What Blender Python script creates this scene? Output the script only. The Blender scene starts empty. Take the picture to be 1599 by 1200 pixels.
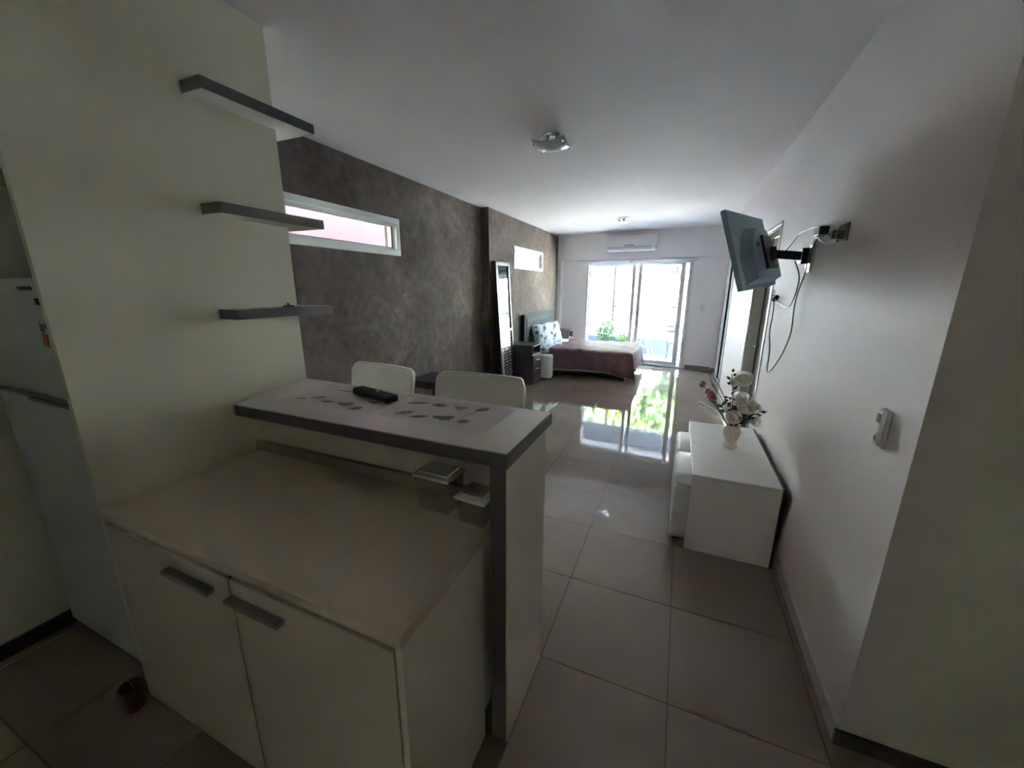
import bpy, bmesh, math, random
from mathutils import Vector, Matrix
random.seed(7)
PI = math.pi
C = bpy.context.scene.collection
sc = bpy.context.scene

# ------------------------------------------------------------------ camera
cd = bpy.data.cameras.new('camera'); cam = bpy.data.objects.new('camera', cd); C.objects.link(cam)
sc.camera = cam
cd.sensor_fit = 'HORIZONTAL'; cd.sensor_width = 36.0
cd.lens = 608.27 / 1599 * 36.0
cd.clip_start = 0.03; cd.clip_end = 300
YAW, PITCH, ROLL = 0.39961, -0.24361, -0.00507
cam.matrix_world = (Matrix.Translation((0.4207, -1.3466, 1.6070)) @ Matrix.Rotation(YAW, 4, 'Z')
                    @ Matrix.Rotation(PITCH, 4, 'X') @ Matrix.Rotation(ROLL, 4, 'Y') @ Matrix.Rotation(PI / 2, 4, 'X'))

# ------------------------------------------------------------------ sky, sun, exposure
w = bpy.data.worlds.new('world'); sc.world = w; w.use_nodes = True
nt = w.node_tree; nt.nodes.clear()
sky = nt.nodes.new('ShaderNodeTexSky'); sky.sky_type = 'NISHITA'; sky.sun_disc = False
sky.sun_elevation = math.radians(52); sky.sun_rotation = math.radians(162); sky.altitude = 50
sky.air_density = 1.0; sky.dust_density = 0.6; sky.ozone_density = 1.2
bg = nt.nodes.new('ShaderNodeBackground'); bg.inputs['Strength'].default_value = 0.40
wo = nt.nodes.new('ShaderNodeOutputWorld')
nt.links.new(sky.outputs[0], bg.inputs[0]); nt.links.new(bg.outputs[0], wo.inputs[0])
sd = bpy.data.lights.new('sun', 'SUN'); sd.energy = 22.0; sd.angle = math.radians(0.8); sd.color = (1.0, .96, .92)
sun = bpy.data.objects.new('sun', sd); C.objects.link(sun)
SUN_FROM = Vector((0.25, -0.75, 1.0)).normalized()
sun.rotation_euler = SUN_FROM.to_track_quat('Z', 'Y').to_euler(); sun.location = (0, 0, 20)
sc.view_settings.view_transform = 'Standard'; sc.view_settings.look = 'None'
sc.view_settings.gamma = 1.0; sc.view_settings.use_curve_mapping = False
sc.view_settings.exposure = 5.28
sc.cycles.max_bounces = 14; sc.cycles.diffuse_bounces = 10; sc.cycles.glossy_bounces = 6
sc.cycles.transparent_max_bounces = 12; sc.cycles.sample_clamp_indirect = 10
sc.cycles.caustics_reflective = False; sc.cycles.caustics_refractive = False
sc.cycles.use_denoising = True

def portal(name, loc, rz, sx, sz):
    # a light portal only guides the sampling of the sky through an opening; it gives off nothing
    l = bpy.data.lights.new(name, 'AREA'); l.shape = 'RECTANGLE'; l.size = sx; l.size_y = sz
    l.cycles.is_portal = True
    o = bpy.data.objects.new(name, l); C.objects.link(o); o.location = loc
    o.rotation_euler = (-PI / 2, 0, rz)
    return o

# ------------------------------------------------------------------ materials
def mat(name, col, rough=.5, spec=.5, metal=0., noise=None, bump=None, coat=0., trans=0., alpha=1., emit=None, sheen=0.):
    """noise = (scale, second colour, detail, lo, hi); bump = (scale, strength)"""
    m = bpy.data.materials.new(name); m.use_nodes = True
    n = m.node_tree; b = n.nodes['Principled BSDF']
    b.inputs['Base Color'].default_value = (*col, 1); b.inputs['Roughness'].default_value = rough
    b.inputs['Specular IOR Level'].default_value = spec; b.inputs['Metallic'].default_value = metal
    b.inputs['Coat Weight'].default_value = coat; b.inputs['Transmission Weight'].default_value = trans
    b.inputs['Alpha'].default_value = alpha; b.inputs['Sheen Weight'].default_value = sheen
    tc = n.nodes.new('ShaderNodeTexCoord')
    if noise:
        s, c2, det, lo, hi = noise
        t = n.nodes.new('ShaderNodeTexNoise'); t.inputs['Scale'].default_value = s; t.inputs['Detail'].default_value = det
        t.inputs['Roughness'].default_value = .6
        r = n.nodes.new('ShaderNodeValToRGB')
        r.color_ramp.elements[0].position = lo; r.color_ramp.elements[0].color = (*col, 1)
        r.color_ramp.elements[1].position = hi; r.color_ramp.elements[1].color = (*c2, 1)
        n.links.new(tc.outputs['Object'], t.inputs['Vector']); n.links.new(t.outputs['Fac'], r.inputs['Fac'])
        n.links.new(r.outputs['Color'], b.inputs['Base Color'])
    if bump:
        s, st = bump
        t = n.nodes.new('ShaderNodeTexNoise'); t.inputs['Scale'].default_value = s; t.inputs['Detail'].default_value = 5
        bp = n.nodes.new('ShaderNodeBump'); bp.inputs['Strength'].default_value = st; bp.inputs['Distance'].default_value = .01
        n.links.new(tc.outputs['Object'], t.inputs['Vector']); n.links.new(t.outputs['Fac'], bp.inputs['Height'])
        n.links.new(bp.outputs['Normal'], b.inputs['Normal'])
    return m

M = {}
M['paint'] = mat('white_paint', (.87, .87, .89), .55, .4, bump=(9, .08), noise=(2.2, (.85, .85, .87), 3, .3, .8))
M['paint_kitchen'] = mat('kitchen_paint', (.78, .80, .68), .55, .4, bump=(9, .08), noise=(2.2, (.75, .77, .65), 3, .3, .8))
M['paint_gloss'] = mat('satin_white_paint', (.80, .76, .75), .65, .1, bump=(3.5, .12), noise=(2.2, (.80, .775, .755), 3, .3, .8))
M['ceil'] = mat('ceiling_paint', (.72, .70, .69), .8, .2, noise=(1.2, (.69, .67, .66), 3, .3, .8))
M['shelfwall'] = mat('partition_paint', (.76, .75, .61), .6, .3, noise=(2, (.73, .72, .58), 4, .3, .8))
M['base_grey'] = mat('grey_skirting', (.24, .24, .25), .3)
M['base_dark'] = mat('dark_skirting', (.05, .045, .04), .4)
M['base_white'] = mat('pale_skirting', (.62, .61, .58), .25)
M['jamb'] = mat('door_paint', (.50, .51, .47), .35)
M['trim_white'] = mat('white_gloss_trim', (.8, .8, .78), .25)
M['alu'] = mat('white_aluminium', (.62, .64, .66), .35, .5)
M['win_white'] = mat('window_frame_paint', (.74, .78, .76), .3)
M['black'] = mat('black_plastic', (.015, .016, .018), .35)
M['tvback'] = mat('tv_back_haze', (.27, .38, .45), .42, noise=(3, (.31, .42, .49), 2, .3, .7))  # black plastic; the blue-grey haze over it is put into the colour
M['screen'] = mat('tv_screen', (.01, .01, .012), .08)
M['steel'] = mat('brushed_steel', (.7, .7, .7), .25, metal=1.)
M['chrome'] = mat('chrome', (.85, .85, .86), .08, metal=1.)
M['grey_edge'] = mat('graphite_edge', (.135, .125, .122), .45, bump=(60, .05))
M['handle'] = mat('grey_handle', (.27, .25, .245), .4)
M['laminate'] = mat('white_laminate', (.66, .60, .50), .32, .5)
M['laminate_lit'] = mat('lit_laminate', (.84, .80, .72), .32, .5)  # same white laminate, with the light on side faces put into the colour
M['laminate_top'] = mat('bar_top_laminate', (.74, .69, .65), .3, .5, noise=(3, (.70, .65, .61), 3, .3, .7))
M['quartz'] = mat('beige_worktop', (.74, .63, .50), .35, .5, noise=(5, (.68, .57, .45), 4, .3, .75))
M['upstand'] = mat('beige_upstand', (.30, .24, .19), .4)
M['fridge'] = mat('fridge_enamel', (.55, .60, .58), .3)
M['fridge_grip'] = mat('fridge_grip', (.16, .19, .20), .4)
M['white_pl'] = mat('white_plastic', (.75, .76, .77), .3)
M['leather'] = mat('white_leatherette', (.66, .65, .60), .42, .45, bump=(90, .12))
M['pouf'] = mat('pouf_leatherette', (.70, .69, .69), .55, .3, bump=(60, .15), noise=(4, (.62, .61, .61), 3, .35, .7))
M['table_white'] = mat('table_lacquer', (.80, .78, .78), .45, .35, noise=(6, (.76, .74, .74), 4, .35, .75), bump=(70, .08))
M['wood_dark'] = mat('wenge', (.035, .028, .035), .35, .5, noise=(12, (.055, .042, .05), 5, .3, .7))
M['wood_brown'] = mat('brown_wood', (.16, .085, .07), .35, .5, noise=(9, (.10, .055, .05), 5, .3, .7))
M['headboard'] = mat('charcoal_upholstery', (.035, .045, .045), .7, .15, bump=(80, .2))
M['cover'] = mat('brown_coverlet', (.15, .09, .10), .7, .15, noise=(5, (.20, .125, .13), 5, .35, .65), bump=(22, .35))
M['mattress'] = mat('mattress_base', (.06, .07, .10), .8)
M['cushion'] = None
M['vase'] = mat('cream_ceramic', (.84, .74, .68), .3, noise=(14, (.78, .67, .61), 3, .3, .7))
M['petal_w'] = mat('cream_petals', (.86, .84, .80), .7, noise=(30, (.80, .77, .70), 3, .3, .7))
M['petal_p'] = mat('pink_petals', (.52, .07, .17), .6, noise=(40, (.66, .22, .32), 3, .3, .7))
M['leaf'] = mat('plant_green', (.055, .11, .06), .5, noise=(20, (.03, .07, .045), 3, .3, .7))
M['leaf_dk'] = mat('dusty_green', (.06, .075, .06), .6)
M['stem'] = mat('stem_green', (.10, .12, .07), .6)
M['paper'] = mat('clear_mat', (.60, .57, .54), .32, .5, alpha=.05)
M['box_clear'] = mat('translucent_plastic', (.84, .82, .76), .4, .4, alpha=.75)
M['red'] = mat('red_plastic', (.09, .012, .01), .5)
M['orange'] = mat('orange_print', (.65, .16, .06), .5)
M['bluep'] = mat('blue_print', (.10, .16, .22), .5)
M['blkp'] = mat('black_print', (.03, .03, .03), .5)
M['grout'] = mat('grey_grout', (.10, .085, .075), .9)
M['railing'] = mat('grey_railing', (.05, .05, .055), .4)
M['parapet'] = mat('blue_grey_render', (.11, .14, .18), .8)
M['balc'] = mat('balcony_tile', (.62, .63, .66), .5)
M['white_ren'] = mat('sun_blocker_render', (.80, .84, .90), .8)
M['pink_ren'] = mat('pink_render', (.52, .42, .42), .8, noise=(3, (.48, .38, .38), 4, .3, .7))
M['street'] = mat('asphalt', (.30, .30, .30), .9)
M['pave'] = mat('pavement', (.62, .60, .56), .9)
M['bark'] = mat('bark', (.10, .075, .06), .9, noise=(8, (.06, .045, .035), 4, .3, .7))
def leafmat(name, c1, c2):
    m = mat(name, c1, .6, noise=(1.2, c2, 4, .3, .7)); n = m.node_tree
    tr = n.nodes.new('ShaderNodeBsdfTranslucent'); mx = n.nodes.new('ShaderNodeMixShader'); mx.inputs[0].default_value = .5
    n.links.new([q for q in n.nodes if q.type == 'VALTORGB'][0].outputs[0], tr.inputs[0])
    n.links.new(n.nodes['Principled BSDF'].outputs[0], mx.inputs[1]); n.links.new(tr.outputs[0], mx.inputs[2])
    n.links.new(mx.outputs[0], n.nodes['Material Output'].inputs[0]); return m
M['petal_w'] = leafmat('cream_petals_thin', (.88, .86, .80), (.82, .79, .72))
M['foliage'] = leafmat('tree_foliage', (.13, .20, .07), (.24, .32, .12))
M['foliage2'] = leafmat('tree_foliage_dark', (.07, .14, .06), (.15, .23, .10))
M['wpane'] = mat('window_pane_dark', (.12, .14, .16), .1)

def concrete():
    m = bpy.data.materials.new('polished_concrete'); m.use_nodes = True
    n = m.node_tree; b = n.nodes['Principled BSDF']; b.inputs['Roughness'].default_value = .8; b.inputs['Specular IOR Level'].default_value = .10
    tc = n.nodes.new('ShaderNodeTexCoord')
    a = n.nodes.new('ShaderNodeTexNoise'); a.inputs['Scale'].default_value = 1.7; a.inputs['Detail'].default_value = 8; a.inputs['Roughness'].default_value = .68
    a.inputs['Distortion'].default_value = .6
    r = n.nodes.new('ShaderNodeValToRGB'); e = r.color_ramp.elements
    e[0].position = .25; e[0].color = (.062, .047, .037, 1); e[1].position = .78; e[1].color = (.215, .180, .148, 1)
    k = e.new(.5); k.color = (.118, .096, .079, 1)
    s = n.nodes.new('ShaderNodeTexNoise'); s.inputs['Scale'].default_value = 14; s.inputs['Detail'].default_value = 6
    mx = n.nodes.new('ShaderNodeMixRGB'); mx.blend_type = 'OVERLAY'; mx.inputs[0].default_value = .65
    n.links.new(tc.outputs['Object'], a.inputs['Vector']); n.links.new(tc.outputs['Object'], s.inputs['Vector'])
    n.links.new(a.outputs['Fac'], r.inputs['Fac']); n.links.new(r.outputs['Color'], mx.inputs[1]); n.links.new(s.outputs['Fac'], mx.inputs[2])
    n.links.new(mx.outputs[0], b.inputs['Base Color'])
    bp = n.nodes.new('ShaderNodeBump'); bp.inputs['Strength'].default_value = .12; bp.inputs['Distance'].default_value = .01
    n.links.new(a.outputs['Fac'], bp.inputs['Height']); n.links.new(bp.outputs['Normal'], b.inputs['Normal'])
    return m
M['concrete'] = concrete()

def tile_mat():
    m = bpy.data.materials.new('porcelain_tile'); m.use_nodes = True
    n = m.node_tree; b = n.nodes['Principled BSDF']
    b.inputs['Roughness'].default_value = .045; b.inputs['IOR'].default_value = 1.7; b.inputs['Specular IOR Level'].default_value = .5
    tc = n.nodes.new('ShaderNodeTexCoord'); oi = n.nodes.new('ShaderNodeObjectInfo')
    a = n.nodes.new('ShaderNodeTexNoise'); a.noise_dimensions = '4D'; a.inputs['Scale'].default_value = 2.2; a.inputs['Detail'].default_value = 6
    ml = n.nodes.new('ShaderNodeMath'); ml.operation = 'MULTIPLY'; ml.inputs[1].default_value = 40
    n.links.new(oi.outputs['Random'], ml.inputs[0]); n.links.new(ml.outputs[0], a.inputs['W'])
    r = n.nodes.new('ShaderNodeValToRGB'); e = r.color_ramp.elements
    e[0].position = .3; e[0].color = (.24, .185, .15, 1); e[1].position = .75; e[1].color = (.31, .25, .205, 1)
    n.links.new(tc.outputs['Object'], a.inputs['Vector']); n.links.new(a.outputs['Fac'], r.inputs['Fac'])
    n.links.new(r.outputs['Color'], b.inputs['Base Color'])
    return m
M['tile'] = tile_mat()

def glass_mat(name, tint, refl):
    m = bpy.data.materials.new(name); m.use_nodes = True
    n = m.node_tree; n.nodes.clear()
    o = n.nodes.new('ShaderNodeOutputMaterial'); t = n.nodes.new('ShaderNodeBsdfTransparent'); t.inputs[0].default_value = (*tint, 1)
    g = n.nodes.new('ShaderNodeBsdfGlossy'); g.inputs['Roughness'].default_value = .02
    f = n.nodes.new('ShaderNodeFresnel'); f.inputs['IOR'].default_value = refl
    x = n.nodes.new('ShaderNodeMixShader')
    ge = n.nodes.new('ShaderNodeNewGeometry'); iv = n.nodes.new('ShaderNodeMath'); iv.operation = 'SUBTRACT'; iv.inputs[0].default_value = 1
    mu = n.nodes.new('ShaderNodeMath'); mu.operation = 'MULTIPLY'
    n.links.new(ge.outputs['Backfacing'], iv.inputs[1]); n.links.new(iv.outputs[0], mu.inputs[0]); n.links.new(f.outputs[0], mu.inputs[1])
    n.links.new(mu.outputs[0], x.inputs[0]); n.links.new(t.outputs[0], x.inputs[1]); n.links.new(g.outputs[0], x.inputs[2])
    n.links.new(x.outputs[0], o.inputs['Surface'])
    return m
M['glass'] = glass_mat('window_glass', (.93, .96, .95), 1.3)
M['mirror'] = mat('mirror_glass', (.14, .17, .15), .02, metal=1.)
M['lampglass'] = mat('satin_lamp_glass', (.66, .72, .70), .25, .5)

def cushion_mat():
    m = bpy.data.materials.new('leaf_print_fabric'); m.use_nodes = True
    n = m.node_tree; b = n.nodes['Principled BSDF']; b.inputs['Roughness'].default_value = .8
    tc = n.nodes.new('ShaderNodeTexCoord')
    v = n.nodes.new('ShaderNodeTexVoronoi'); v.inputs['Scale'].default_value = 9
    r = n.nodes.new('ShaderNodeValToRGB'); e = r.color_ramp.elements
    e[0].position = .27; e[0].color = (.10, .17, .22, 1); e[1].position = .42; e[1].color = (.72, .76, .78, 1)
    n.links.new(tc.outputs['Object'], v.inputs['Vector']); n.links.new(v.outputs['Distance'], r.inputs['Fac'])
    n.links.new(r.outputs['Color'], b.inputs['Base Color'])
    return m
M['cushion'] = cushion_mat()

# ------------------------------------------------------------------ mesh helpers
def new_bm(): return bmesh.new()
def add_box(bm, x0, x1, y0, y1, z0, z1, bev=0, seg=1, mtx=None):
    r = bmesh.ops.create_cube(bm, size=1)
    vs = r['verts']
    for v in vs:
        v.co = Vector(((x0 + x1) / 2 + v.co.x * (x1 - x0), (y0 + y1) / 2 + v.co.y * (y1 - y0), (z0 + z1) / 2 + v.co.z * (z1 - z0)))
    if bev:
        es = list({e for v in vs for e in v.link_edges})
        r2 = bmesh.ops.bevel(bm, geom=es, offset=bev, segments=seg, affect='EDGES', profile=.5)
        vs = list({v for f in r2['faces'] for v in f.verts} | {v for v in vs if v.is_valid})
    if mtx is not None:
        for v in vs: v.co = mtx @ v.co
    return vs
def add_tube(bm, pts, r, n=8, cap=True):
    pts = [Vector(p) for p in pts]; rings = []
    rr = r if isinstance(r, (list, tuple)) else [r] * len(pts)
    t0 = (pts[1] - pts[0]).normalized()
    a = Vector((0, 0, 1)) if abs(t0.z) < .9 else Vector((1, 0, 0))
    nrm = t0.cross(a).normalized()
    for i, p in enumerate(pts):
        if i == 0: t = pts[1] - pts[0]
        elif i == len(pts) - 1: t = pts[-1] - pts[-2]
        else: t = pts[i + 1] - pts[i - 1]
        t.normalize()
        nrm = (nrm - t * nrm.dot(t)).normalized(); b = t.cross(nrm)
        rings.append([bm.verts.new(p + (nrm * math.cos(2 * PI * k / n) + b * math.sin(2 * PI * k / n)) * rr[i]) for k in range(n)])
    for i in range(len(rings) - 1):
        for k in range(n):
            bm.faces.new((rings[i][k], rings[i][(k + 1) % n], rings[i + 1][(k + 1) % n], rings[i + 1][k]))
    if cap:
        bm.faces.new(rings[0][::-1]); bm.faces.new(rings[-1])
def add_lathe(bm, prof, n=24, c=(0, 0, 0)):
    rings = [[bm.verts.new((c[0] + r * math.cos(2 * PI * k / n), c[1] + r * math.sin(2 * PI * k / n), c[2] + z)) for k in range(n)] for r, z in prof]
    for i in range(len(rings) - 1):
        for k in range(n):
            bm.faces.new((rings[i][k], rings[i][(k + 1) % n], rings[i + 1][(k + 1) % n], rings[i + 1][k]))
    bm.faces.new(rings[0][::-1]); bm.faces.new(rings[-1])
def add_prism(bm, poly, z0, z1):
    lo = [bm.verts.new((x, y, z0)) for x, y in poly]; hi = [bm.verts.new((x, y, z1)) for x, y in poly]
    n = len(poly)
    bm.faces.new(lo[::-1]); bm.faces.new(hi)
    for i in range(n): bm.faces.new((lo[i], lo[(i + 1) % n], hi[(i + 1) % n], hi[i]))
def add_ball(bm, c, r, sx=1, sy=1, sz=1, sub=2, mtx=None):
    g = bmesh.ops.create_icosphere(bm, subdivisions=sub, radius=r)
    for v in g['verts']:
        co = Vector((v.co.x * sx, v.co.y * sy, v.co.z * sz))
        if mtx is not None: co = mtx @ co
        v.co = co + Vector(c)
def catmull(pts, k=6):
    pts = [Vector(p) for p in pts]; out = []
    P = [pts[0]] + pts + [pts[-1]]
    for i in range(1, len(P) - 2):
        for j in range(k):
            t = j / k
            out.append(.5 * ((2 * P[i]) + (-P[i-1] + P[i+1]) * t + (2*P[i-1] - 5*P[i] + 4*P[i+1] - P[i+2]) * t*t + (-P[i-1] + 3*P[i] - 3*P[i+1] + P[i+2]) * t**3))
    out.append(pts[-1]); return out
def obj(name, bm, m, parent=None, smooth=False, loc=None, rz=0.):
    me = bpy.data.meshes.new(name)
    bmesh.ops.recalc_face_normals(bm, faces=bm.faces)
    bm.to_mesh(me); bm.free()
    for x in (m if isinstance(m, (list, tuple)) else [m]): me.materials.append(x)
    o = bpy.data.objects.new(name, me); C.objects.link(o)
    if smooth:
        for p in me.polygons: p.use_smooth = True
    if parent: o.parent = parent
    if loc: o.location = loc
    if rz: o.rotation_euler.z = rz
    return o
def thing(name, label, cat, loc=(0, 0, 0), rz=0., group=None):
    o = bpy.data.objects.new(name, None); C.objects.link(o); o.location = loc; o.rotation_euler.z = rz
    o.empty_display_size = .1
    o['label'] = label; o['category'] = cat
    if group: o['group'] = group
    return o
def tag(o, label, cat, group=None):
    o['label'] = label; o['category'] = cat
    if group: o['group'] = group
    return o
def box(name, m, parent, *d, bev=0, seg=1, **k):
    bm = new_bm(); add_box(bm, *d, bev=bev, seg=seg); return obj(name, bm, m, parent, **k)
def struct(o, label=None):
    o['kind'] = 'structure'
    if label: o['label'] = label
    return o
def boxes(name, m, lst, parent=None, bev=0, **k):
    bm = new_bm()
    for d in lst: add_box(bm, *d, bev=bev)
    return obj(name, bm, m, parent, **k)

# ------------------------------------------------------------------ room measures
XR, ZC, XL, XL2, XW = 1.10, 2.707, -2.319, -2.20, -1.376
BO = Vector((-2.20, 7.45, 0)); BRZ = -0.1194        # the far wall stands slightly askew
def bw(s, t, z=0.):                                  # along the far wall, outward, up
    c, sn = math.cos(BRZ), math.sin(BRZ)
    return Vector((BO.x + s * c - t * sn, BO.y + s * sn + t * c, z))
def far_y(x): return BO.y + (x - BO.x) * math.tan(BRZ)

# ------------------------------------------------------------------ floor of separate tiles
floor = struct(boxes('floor', M['grout'], [(-2.6, 2.3, -2.75, 7.95, -.12, -.006)]))
T = .53; G = .0032
tile_meshes = {}
for i in range(-5, 4):
    for j in range(-5, 15):
        x0, x1 = max(i * T + G / 2, XL + .004), min((i + 1) * T - G / 2, 2.19)
        y0, y1 = max(j * T + G / 2, -2.59), (j + 1) * T - G / 2
        if y0 > .09: x1 = min(x1, 1.222 if y1 > 5.25 else XR - .001)
        if y0 < 0: x0 = max(x0, -2.176)
        xm = (x0 + x1) / 2
        y1 = min(y1, far_y(xm) + .12 - .05 * 0)
        if x1 - x0 < .02 or y1 - y0 < .02: continue
        k = (round(x1 - x0, 4), round(y1 - y0, 4))
        if k not in tile_meshes:
            bm = new_bm(); add_box(bm, 0, k[0], 0, k[1], -.008, 0)
            es = [e for e in bm.edges if all(v.co.z > -.001 for v in e.verts)]
            bmesh.ops.bevel(bm, geom=es, offset=.0012, segments=1, affect='EDGES')
            o = obj('tile', bm, M['tile'], floor, loc=(x0, y0, 0)); tile_meshes[k] = o.data
        else:
            o = bpy.data.objects.new('tile', tile_meshes[k]); C.objects.link(o); o.parent = floor; o.location = (x0, y0, 0)
# a threshold filling the last strip under the sliding door
# ------------------------------------------------------------------ walls
struct(boxes('ceiling', M['ceil'], [(-2.6, 2.35, -2.75, 7.9, ZC, ZC + .15)]))
# grey concrete wall: near stretch with window 1, far stretch with window 2 (thicker)
W1 = (-.70, 2.10, 1.945, 2.245); W2 = (4.93, 6.36, 1.945, 2.245)
def wall_x(name, m, xa, xb, y0, y1, hole, ztop):
    ya, yb, za, zb = hole
    return struct(boxes(name, m, [(xa, xb, y0, ya, 0, ztop), (xa, xb, yb, y1, 0, ztop), (xa, xb, ya, yb, 0, za), (xa, xb, ya, yb, zb, ztop)]))
W1 = (.30, 2.10, 1.945, 2.245)
wall_x('wall_left', M['concrete'], XL - .16, XL, -.02, 3.98, W1, 2.692)
wall_x('wall_left_far', M['concrete'], XL2 - .13, XL2, 3.98, 7.60, W2, 2.692)
struct(boxes('shadow_gap', M['base_dark'], [(XL - .16, XL - .012, -.02, 3.98, 2.692, ZC), (XL2 - .13, XL2 - .012, 3.98, 7.6, 2.692, ZC)]))  # dark strip paints in the shade of the gap below the ceiling
# kitchen side
struct(boxes('wall_left_kitchen', M['paint_kitchen'], [(-2.40, -2.18, -2.75, -.02, 0, ZC)]))
struct(boxes('wall_niche', M['paint_kitchen'], [(-2.40, -1.402, -.02, .09, 0, ZC)]))
struct(boxes('wall_partition', M['shelfwall'], [(-1.402, XW, -.785, .09, 0, ZC)]))
M['rear'] = mat('rear_bounce_paint', (.66, .60, .48), .5)  # colour of unseen walls, chosen for the light they bounce forward
struct(boxes('wall_rear', M['rear'], [(-2.4, 2.35, -2.75, -2.6, 0, ZC)]))
struct(boxes('wall_right_kitchen', M['rear'], [(2.2, 2.35, -2.6, .1, 0, ZC)]))
struct(boxes('wall_right_return', M['paint_kitchen'], [(XR + .14, 2.35, .10, .25, 0, ZC)]))
# right wall with a door opening; past 5.25 m it steps back for the wardrobe
struct(boxes('wall_right', M['paint_gloss'], [(XR, XR + .14, .10, 2.50, 0, ZC), (XR, XR + .14, 3.36, 5.25, 0, ZC), (XR, XR + .14, 2.50, 3.36, 2.10, ZC)]))
struct(boxes('wall_right_far', M['paint'], [(1.55, 1.65, 5.25, 7.30, 0, ZC), (1.24, 1.65, 5.15, 5.25, 0, ZC), (1.14, 1.55, 5.25, 6.98, 2.30, ZC)]))
# far wall: beam, two side piers, recessed wall round the glazed opening
S0, S1, ZH = .66, 2.79, 2.115      # opening along the wall, head height
back = struct(boxes('wall_back', M['paint'], [(-.2, 3.85, 0, .30, 2.19, ZC), (-.2, .09, 0, .30, 0, 2.19), (3.30, 3.85, 0, .30, 0, 2.19),
      (.09, S0, .12, .30, 0, 2.19), (S1, 3.30, .12, .30, 0, 2.19), (S0, S1, .12, .30, ZH, 2.19)], loc=BO, rz=BRZ))
struct(boxes('baseboard_back', M['base_grey'], [(S1 + .04, 3.30, .105, .12, 0, .09), (3.295, 3.42, -.012, 0, 0, .09), (3.285, 3.30, -.012, .12, 0, .09),
      (.09, S0 - .02, .105, .12, 0, .09)], loc=BO, rz=BRZ))
struct(boxes('baseboard_right', M['base_white'], [(XR - .012, XR, .10, 2.49, 0, .075), (XR - .012, XR, 3.42, 5.24, 0, .075)]))
struct(boxes('baseboard_return', M['base_dark'], [(XR - .012, 2.2, .088, .10, 0, .06)]))
struct(boxes('baseboard_kitchen', M['base_dark'], [(-2.18, -2.166, -2.6, -.72, 0, .07)]))
struct(boxes('baseboard_left', M['base_grey'], [(XL, XL + .012, .09, 3.98, 0, .08), (XL2, XL2 + .012, 3.98, 7.42, 0, .08), (XL, XL2 + .012, 3.968, 3.98, 0, .08)]))

# ------------------------------------------------------------------ door in the right wall
door = bpy.data.objects.new('door_1', None); C.objects.link(door); door['kind'] = 'structure'
boxes('door_frame', M['jamb'], [(1.10, 1.20, 3.33, 3.36, 0, 2.10), (1.10, 1.20, 2.50, 2.52, 0, 2.10), (1.10, 1.20, 2.52, 3.33, 2.08, 2.10)], door)
boxes('casing', M['trim_white'], [(1.085, 1.10, 3.36, 3.385, 0, 2.125), (1.092, 1.10, 2.47, 2.50, 0, 2.125), (1.088, 1.10, 2.47, 3.385, 2.10, 2.125)], door)
boxes('seal', M['black'], [(1.0985, 1.104, 2.500, 2.506, 0, 2.1), (1.186, 1.20, 3.318, 3.33, 0, 2.08)], door)
box('door_leaf', M['jamb'], door, 1.195, 1.235, 2.525, 3.318, .01, 2.075, bev=.003)
bm = new_bm(); add_lathe(bm, [(.024, 0), (.024, .008), (.01, .01), (.01, .05)], 16)
bmesh.ops.rotate(bm, verts=bm.verts, cent=(0, 0, 0), matrix=Matrix.Rotation(-PI / 2, 3, 'Y'))
add_box(bm, -.055, -.04, -.11, .012, -.01, .01, bev=.003)
obj('door_handle', bm, M['steel'], door, loc=(1.195, 3.24, 1.05))

# ------------------------------------------------------------------ small windows in the concrete wall
def small_window(name, xin, hole, thick):
    ya, yb, za, zb = hole
    wnd = bpy.data.objects.new(name, None); C.objects.link(wnd); wnd['kind'] = 'structure'
    x0 = xin + .012
    F = .052
    def frame(nm, a0, a1, b0, b1, f, xa, xb):
        bm = new_bm()
        for d in [(xa, xb, a0, a1, b1 - f, b1), (xa, xb, a0, a1, b0, b0 + f), (xa, xb, a0, a0 + f, b0 + f, b1 - f), (xa, xb, a1 - f, a1, b0 + f, b1 - f)]:
            add_box(bm, *d, bev=.003)
        return obj(nm, bm, M['win_white'], wnd)
    frame('window_frame', ya - .03, yb + .03, za - .03, zb + .03, F, xin - .005, x0)
    frame('reveal', ya, yb, za, zb, .02, xin - .11, xin - .004)
    frame('sash', ya + .02, yb - .02, za + .02, zb - .02, .028, xin - .075, xin - .035)
    bm = new_bm()
    e = .0495
    for d in [(ya + e - .004, yb - e + .004, zb - e - .002, zb - e + .002), (ya + e - .004, yb - e + .004, za + e - .002, za + e + .002)]:
        add_box(bm, xin - .036, xin - .030, *d)
    add_box(bm, xin - .036, xin - .030, yb - e - .006, yb - e + .004, za + e, zb - e)
    obj('gasket', bm, M['black'], wnd)
    box('pane', M['glass'], wnd, xin - .060, xin - .054, ya + .048, yb - .048, za + .048, zb - .048)
    return wnd
small_window('window_1', XL, W1, .16)
small_window('window_2', XL2, W2, .28)

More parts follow.
